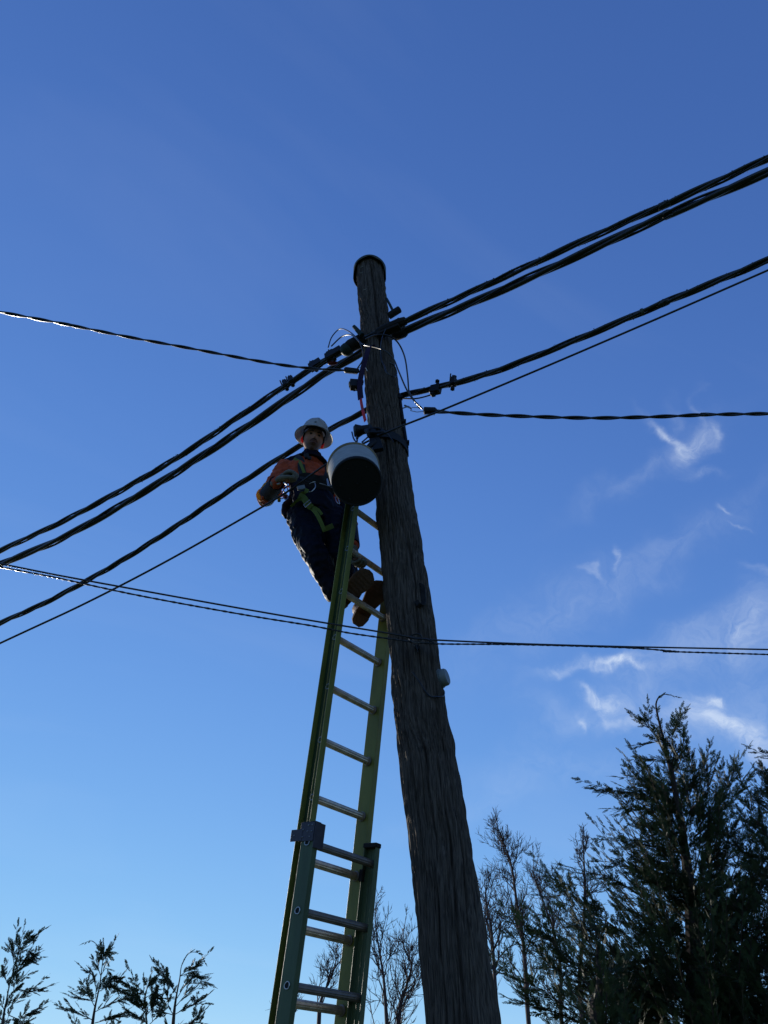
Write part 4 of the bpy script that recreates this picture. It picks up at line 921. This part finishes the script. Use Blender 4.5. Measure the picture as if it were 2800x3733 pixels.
def plume(frs, br, P, l0, r, dens=1.0, n_up=np.array([0, 0, 1.]), taper=True, rs_=None):
    """fronds along branch path P"""
    seglen = np.linalg.norm(np.diff(P, axis=0), axis=1).sum(); n_ = max(5, int(seglen/.034*dens)); Q = spline(P, n_); T = np.gradient(Q, axis=0)
    br.tube(Q, np.linspace(r, r*.25, len(Q)), 5)
    rolln = rs_.uniform(-.8, .8)
    for i in range(1, len(Q)):
        t_ = i/(len(Q)-1); d = nrm(T[i]); sx = nrm(np.cross(d, n_up+rs_.randn(3)*.25+np.array([rolln, 0, 0])))
        sgn = 1 if i % 2 else -1
        a = R(rs_.uniform(18, 42)); l = l0*(1-.68*t_**1.2)*rs_.uniform(.55, 1.25)
        dd_ = d*math.cos(a)+sx*sgn*math.sin(a)+rs_.randn(3)*.10; nn_ = np.cross(sx, d)+rs_.randn(3)*.35
        frs.append((Q[i], dd_, nn_, l))
    frs.append((Q[-1], nrm(T[-1])+rs_.randn(3)*.05, n_up+rs_.randn(3)*.3, l0*.5)); frs.append((Q[-2], nrm(T[-1])+rs_.randn(3)*.2, n_up+rs_.randn(3)*.3, l0*.42))
def cypress(name, label, leader, Y, branches, fill, seed, m='leaf', l0=.235, group=None, tpl=None, auto=None, ground=True, trunk_r=.05, cone=None):
    """leader: list of (px,py) from the tip down; branches: lists [(px,py,dY)...] from root to tip; fill(n): random interior plumes"""
    rs_ = np.random.RandomState(seed); LD = np.array([W(x, y, Y+dy) for x, y, dy in leader]); base_ = LD[-1].copy(); base_[2] = -.1; base_[0] += (LD[-1][0]-LD[-2][0])*0
    base_[1] = Y; t = thing(name, base_, label, 'tree', group); frs = []; br = MB()
    trp = np.vstack([LD, base_]); b = MB(); tp_ = spline(trp, 50); b.tube(tp_, np.interp(np.linspace(0, 1, 51), [0, .35, .6, 1], [.002, trunk_r*.22, trunk_r*.6, trunk_r*2.2]), 8); b.build('trunk', M['bark'], t)
    # upper leader bears fronds directly
    plume(frs, br, spline(LD[::-1][-5:], 16), l0*.55, .006, .9, rs_=rs_)
    for bl in branches:
        P = spline([W(x, y, Y+dy) for x, y, dy in bl], 10); plume(frs, br, P, l0, .0055, rs_=rs_)
        # secondary plumes off each branch
        for q in range(max(2, int(np.linalg.norm(P[-1]-P[0])/.16))):
            k = rs_.randint(1, 8); d0 = nrm(P[k+1]-P[k]); d1 = nrm(d0+rs_.randn(3)*.55+np.array([0, 0, .15])); ll = rs_.uniform(.22, .5)*(1-.06*k)
            plume(frs, br, np.array([P[k], P[k]+d1*ll*.5, P[k]+d1*ll+np.array([0, 0, .03])]), l0*.8, .005, rs_=rs_)
    if cone:
        n_, hlo, rmax, upk, gap, slope = cone
        top = LD[-min(len(LD), 99)] ; top = LD[0]
        H = top[2]
        for i in range(n_):
            f_ = rs_.rand()**.62; z = H-gap-f_*(H-gap-hlo); rad_ = min(.10+slope*(H-z), rmax)*rs_.uniform(.55, 1.0); az = rs_.uniform(0, 2*PI)
            k = int(np.argmin(abs(tp_[:, 2]-z))); o_ = tp_[k]; hd = np.array([math.cos(az), math.sin(az), 0])
            s0 = o_+hd*rad_*.25; mid_ = o_+hd*rad_*.65+np.array([0, 0, rad_*upk*.35]); e_ = o_+hd*rad_+np.array([0, 0, rad_*upk*.9+.04])
            plume(frs, br, np.array([s0, mid_, e_]), l0, .008, rs_=rs_, dens=.85)
    V, Fq = place_fronds(frs, tpl or TPL); c = raw_mesh('crown', V, Fq, M[m], t); br.build('branches', M['bark'], t)
    return t, len(frs)
G4 = 'small cypress tops at the lower left'
nf = 0
# big cypress at right
BIG = [  # branches from inside to the tips seen against the sky (dy = nearer/farther)
 [(2480,2960,0),(2350,2900,-.1),(2230,2880,-.2),(2118,2846,-.3)], [(2490,2900,0),(2400,2860,0),(2330,2840,.1),(2245,2832,.1)],
 [(2500,3050,0),(2380,2960,-.2),(2290,2950,-.3),(2212,2948,-.4)], [(2480,3170,0),(2390,3090,-.2),(2290,3070,-.3),(2190,3062,-.4)],
 [(2470,3260,0),(2360,3190,-.2),(2270,3150,-.3),(2180,3140,-.4)], [(2440,3360,0),(2300,3240,-.3),(2180,3190,-.4),(2050,3155,-.5)],
 [(2300,3420,-.2),(2170,3330,-.4),(2040,3240,-.5),(1940,3122,-.6)], [(2200,3560,-.3),(2080,3520,-.5),(1940,3450,-.6),(1825,3300,-.7)],
 [(2300,3650,-.3),(2150,3600,-.5),(2000,3520,-.6),(1840,3400,-.7)], [(2200,3760,-.3),(2050,3700,-.5),(1920,3650,-.6),(1800,3500,-.7)],
 [(2460,2850,0),(2420,2740,0),(2370,2660,0),(2305,2604,0)], [(2470,2800,0),(2450,2690,0),(2480,2620,0),(2500,2590,.0)],
 [(2520,2950,0),(2480,2820,0),(2400,2770,0),(2305,2770,0)], [(2540,3000,0),(2540,2860,0),(2520,2780,0),(2508,2735,0)],
 [(2560,3000,.1),(2580,2880,.1),(2570,2800,.1),(2555,2745,.1)], [(2580,3020,.1),(2640,2900,.1),(2680,2800,.1),(2728,2722,.1)],
 [(2560,3100,.1),(2640,2960,.1),(2700,2860,.1),(2740,2800,.1)], [(2560,3150,0),(2630,3060,0),(2660,3040,-.1),(2670,3025,-.1)],
 [(2500,3000,.2),(2420,2900,.2),(2360,2960,.2),(2290,3010,.2)], [(2520,3300,.2),(2460,3250,-.5),(2400,3230,-.7),(2330,3200,-.8)],
 [(2560,3400,.2),(2660,3300,0),(2720,3220,0),(2770,3190,0)], [(2480,2760,0),(2440,2720,0),(2390,2700,0),(2330,2720,0)]]
Y0 = 8.6
_, k_ = cypress('cypress_tree', 'tallest dark cypress with a hooked tip, its boughs sweeping left toward the pole',
    [(2468,2540,0),(2418,2532,0),(2392,2565,0),(2405,2640,0),(2425,2720,0),(2455,2850,0),(2490,3050,0),(2520,3300,0),(2540,3560,0),(2560,3800,0)], Y0, BIG, None, 3, cone=(320, 1.5, 1.5, .8, .8, .37), trunk_r=.07); nf += k_
rs_ = np.random.RandomState(2)
R2 = [[(2860,3150,0),(2800,3050,0),(2740,2960,0),(2700,2905,0)], [(2860,3000,0),(2830,2900,0),(2790,2830,0),(2775,2800,0)], [(2870,2900,0),(2850,2820,0),(2830,2760,0),(2815,2750,0)],
      [(2840,3300,0),(2760,3160,0),(2690,3080,0),(2630,3030,0)], [(2860,3500,-.2),(2760,3380,-.3),(2680,3300,-.4),(2620,3250,-.4)], [(2880,3700,-.2),(2760,3600,-.4),(2660,3560,-.6),(2560,3520,-.6)]]
_, k_ = cypress('cypress_tree', 'dense dark cypress cut off by the right frame edge beside the tallest one', [(2830,2760,0),(2850,2850,0),(2870,2980,0),(2880,3150,0),(2890,3400,0),(2900,3700,0)], 8.0, R2, None, 5, cone=(130, 1.5, 1.1, .9, .4, .42), trunk_r=.07); nf += k_
R3 = [[(2140,3560,0),(2020,3440,0),(1920,3390,0),(1835,3340,0)], [(2100,3700,0),(1960,3600,-.1),(1860,3560,-.2),(1790,3480,-.2)], [(2180,3500,0),(2120,3380,0),(2080,3290,0),(2052,3228,0)], [(2200,3600,0),(2200,3450,0),(2160,3350,0),(2130,3300,0)]]
_, k_ = cypress('cypress_tree', 'low dark cypress between the pole foot and the tallest cypress', [(2165,3330,0),(2172,3400,0),(2180,3500,0),(2185,3620,0),(2190,3800,0)], 7.7, R3, None, 8, cone=(80, 1.4, 1.0, .8, .4, .42), trunk_r=.05); nf += k_
# left tops, thin and seen singly
def small_tree(label, leader, Y, branches, seed):
    return cypress('cypress_tree', label, leader, Y, branches, None, seed, m='leaf_l', l0=.235, group=G4, tpl=TPW, cone=(4, 2.6, .45, .7, 1.1, .40), trunk_r=.018)
small_tree('leftmost cypress top with an upright tip at the frame edge', [(90,3366,0),(80,3420,0),(62,3500,0),(42,3560,0),(25,3640,0),(10,3733,0),(5,3900,0)], 12.0,
    [[(58,3505,0),(80,3440,0),(100,3425,0),(112,3418,0)],[(52,3520,0),(45,3480,0),(38,3470,0),(36,3462,0)],[(60,3480,0),(85,3468,0),(105,3466,0),(115,3478,0)],[(56,3510,0),(80,3500,0),(106,3497,0)],[(40,3580,0),(65,3540,0),(85,3525,0),(100,3510,0)],
     [(30,3640,0),(60,3600,0),(80,3570,0),(108,3554,0)],[(28,3680,0),(70,3640,0),(110,3615,0),(144,3605,0)],[(30,3700,0),(70,3715,0),(90,3700,0),(115,3696,0)],[(35,3600,0),(20,3570,0),(5,3550,0),(-10,3530,0)],[(20,3700,0),(0,3640,0),(-20,3600,0)]], 31)
small_tree('cypress top with a long tip bent to the left, second from the frame edge', [(303,3440,0),(330,3430,0),(355,3445,0),(376,3475,0),(370,3540,0),(362,3600,0),(345,3680,0),(335,3760,0),(330,3900,0)], 12.3,
    [[(372,3520,0),(380,3475,0),(388,3480,0),(392,3510,0)],[(368,3560,0),(358,3530,0),(356,3515,0),(360,3500,0)],[(366,3560,0),(385,3530,0),(398,3545,0),(402,3570,0)],[(362,3590,0),(400,3580,0),(430,3575,0),(452,3582,0)],[(360,3605,0),(395,3598,0),(420,3600,0),(440,3606,0)],
     [(345,3670,0),(325,3630,0),(315,3605,0),(304,3588,0)],[(348,3640,0),(350,3590,0),(340,3555,0),(332,3540,0)],[(345,3690,0),(400,3660,0),(455,3640,0),(515,3625,0)],[(340,3720,0),(300,3700,0),(270,3680,0),(250,3657,0)],[(345,3730,0),(400,3715,0),(440,3705,0),(476,3703,0)],[(345,3650,0),(310,3645,0),(290,3635,0),(273,3627,0)]], 32)
small_tree('shortest cypress top, slim and between the two bent ones', [(523,3562,0),(524,3610,0),(528,3660,0),(533,3700,0),(536,3760,0),(540,3900,0)], 12.1,
    [[(528,3650,0),(535,3610,0),(545,3590,0),(556,3578,0)],[(528,3640,0),(548,3628,0),(560,3632,0),(575,3638,0)],[(532,3700,0),(515,3670,0),(505,3650,0)],[(535,3700,0),(560,3670,0),(562,3640,0),(563,3632,0)],[(535,3730,0),(510,3710,0),(490,3700,0),(470,3690,0)],[(540,3740,0),(565,3715,0),(575,3700,0),(582,3690,0)],[(524,3620,0),(514,3622,0),(504,3618,0),(496,3607,0)]], 33)
small_tree('cypress top with its tip arched over to the right, fourth from the frame edge', [(748,3508,0),(730,3478,0),(700,3471,0),(680,3485,0),(662,3520,0),(655,3570,0),(645,3620,0),(636,3680,0),(630,3760,0),(628,3900,0)], 12.0,
    [[(655,3560,0),(680,3540,0),(700,3530,0),(712,3525,0)],[(655,3560,0),(690,3548,0),(720,3558,0),(752,3553,0)],[(642,3620,0),(620,3590,0),(610,3560,0),(600,3537,0)],[(645,3640,0),(670,3600,0),(690,3580,0),(700,3570,0)],[(640,3670,0),(665,3640,0),(680,3620,0),(696,3607,0)],
     [(635,3700,0),(670,3680,0),(710,3662,0),(750,3659,0)],[(632,3700,0),(615,3670,0),(612,3640,0),(612,3628,0)],[(630,3700,0),(600,3690,0),(580,3675,0),(575,3665,0)],[(640,3740,0),(680,3735,0),(710,3728,0),(740,3732,0)]], 34)

# bare trees
def grow(b, P, d, L_, r, lvl, rs_, kmax=3, bias=.25, wig=.15):
    n_ = 5; pts = [P]; dd_ = nrm(d)
    for i in range(n_): dd_ = nrm(dd_+rs_.randn(3)*wig+np.array([0, 0, bias*.35])); pts.append(pts[-1]+dd_*L_/n_)
    pts = np.array(pts); b.tube(pts, np.linspace(r, r*.62 if lvl else r*.35, n_+1), 5 if r > .008 else 3)
    if lvl == 0: return
    m_ = rs_.randint(2, kmax+1)
    for q in range(m_):
        k = rs_.randint(1, n_+1); t_ = k/n_; s_ = nrm(np.cross(dd_, rs_.randn(3))); a = R(rs_.uniform(25, 58)); d2 = nrm(pts[k]-pts[k-1])*math.cos(a)+s_*math.sin(a)
        grow(b, pts[k], d2, L_*rs_.uniform(.5, .85), max(r*(.62-.1*t_), .0046), lvl-1, rs_, kmax, bias, wig)
    grow(b, pts[-1], dd_, L_*.62, max(r*.6, .0032), lvl-1, rs_, kmax, bias, wig)
def bare(label, pts, Y, seed, lvl=3, dens=9, r=.035, sz=.8, ang=(22, 45)):
    rs_ = np.random.RandomState(seed); P = np.array([W(x, y, Y+dy) for x, y, dy in pts]); base_ = P[-1].copy(); base_[2] = -.1
    t = thing('bare_tree', base_, label, 'tree', 'bare winter trees behind the pole'); Q = spline(np.vstack([P, base_]), 60)
    b = MB(); b.tube(Q, np.interp(np.linspace(0, 1, 61), [0, .4, 1], [.004, r*.5, r*1.2]), 8); b.build('trunk', M['twig'], t)
    lenP = np.linalg.norm(np.diff(P, axis=0), axis=1).sum(); b = MB(); Qp = spline(P, 40)
    for i in range(int(dens*lenP)):
        t_ = rs_.uniform(.02, 1); k = int(t_*39); d = nrm(Qp[k]-Qp[min(k+1, 40)]); a = R(rs_.uniform(*ang)); s_ = nrm(np.cross(d, rs_.randn(3)))
        sc = .25+.75*min(1, t_*1.5)
        grow(b, Qp[k], d*math.cos(a)+s_*math.sin(a), sz*sc*rs_.uniform(.4, .8), .004+.010*t_, lvl if t_ > .25 else lvl-1, rs_)
    b.build('twigs', M['twig'], t); return t
bare('tall bare tree with a forked wispy top just right of the pole', [(1790,2960,0),(1812,3010,0),(1838,3080,0),(1858,3130,0),(1872,3200,0),(1885,3300,0),(1905,3420,0),(1918,3560,0),(1930,3760,0)], 14.5, 41, dens=12, sz=.62, ang=(16, 36))
bare('slim bare tree whose top stands behind the left boughs of the tallest cypress', [(2118,3010,0),(2126,3080,0),(2130,3160,0),(2132,3260,0),(2128,3400,0),(2120,3700,0)], 14.5, 42, dens=8, sz=.48, ang=(18, 38))
bare('twiggy bare tree hard against the right edge of the pole', [(1775,3190,0),(1770,3280,0),(1790,3380,0),(1800,3500,0),(1815,3740,0)], 13.8, 43, dens=11, sz=.7)
bare('bare tree with slanting limbs between the two tallest bare trees', [(1945,3120,0),(1950,3200,0),(1985,3300,0),(2020,3400,0),(2045,3550,0),(2050,3750,0)], 15, 44, dens=11, sz=.7)
bare('bare tree seen between the ladder and the left edge of the pole, forked low', [(1372,3270,0),(1368,3360,0),(1385,3480,0),(1398,3560,0),(1405,3650,0),(1412,3760,0),(1425,3950,0)], 13.5, 45, dens=9, sz=.75)
bare('bare tree close to the left edge of the pole, limbs leaning right', [(1480,3340,0),(1470,3440,0),(1500,3520,0),(1480,3600,0),(1462,3660,0),(1452,3760,0),(1440,3950,0)], 14, 46, dens=8, sz=.7)
bare('small bare tree seen through the ladder rungs', [(1225,3450,0),(1222,3520,0),(1190,3600,0),(1168,3660,0),(1160,3780,0)], 14, 47, dens=9, sz=.55)
bare('low bare twigs at the left rail of the ladder near the frame bottom', [(1085,3650,0),(1070,3690,0),(1062,3730,0),(1060,3800,0)], 14, 48, dens=10, sz=.45, lvl=2)
# a few dead leaves still hanging
print('fronds', nf, 'tris', sum(len(o.data.loops)-2*len(o.data.polygons) for o in scn.objects if o.type == 'MESH'))
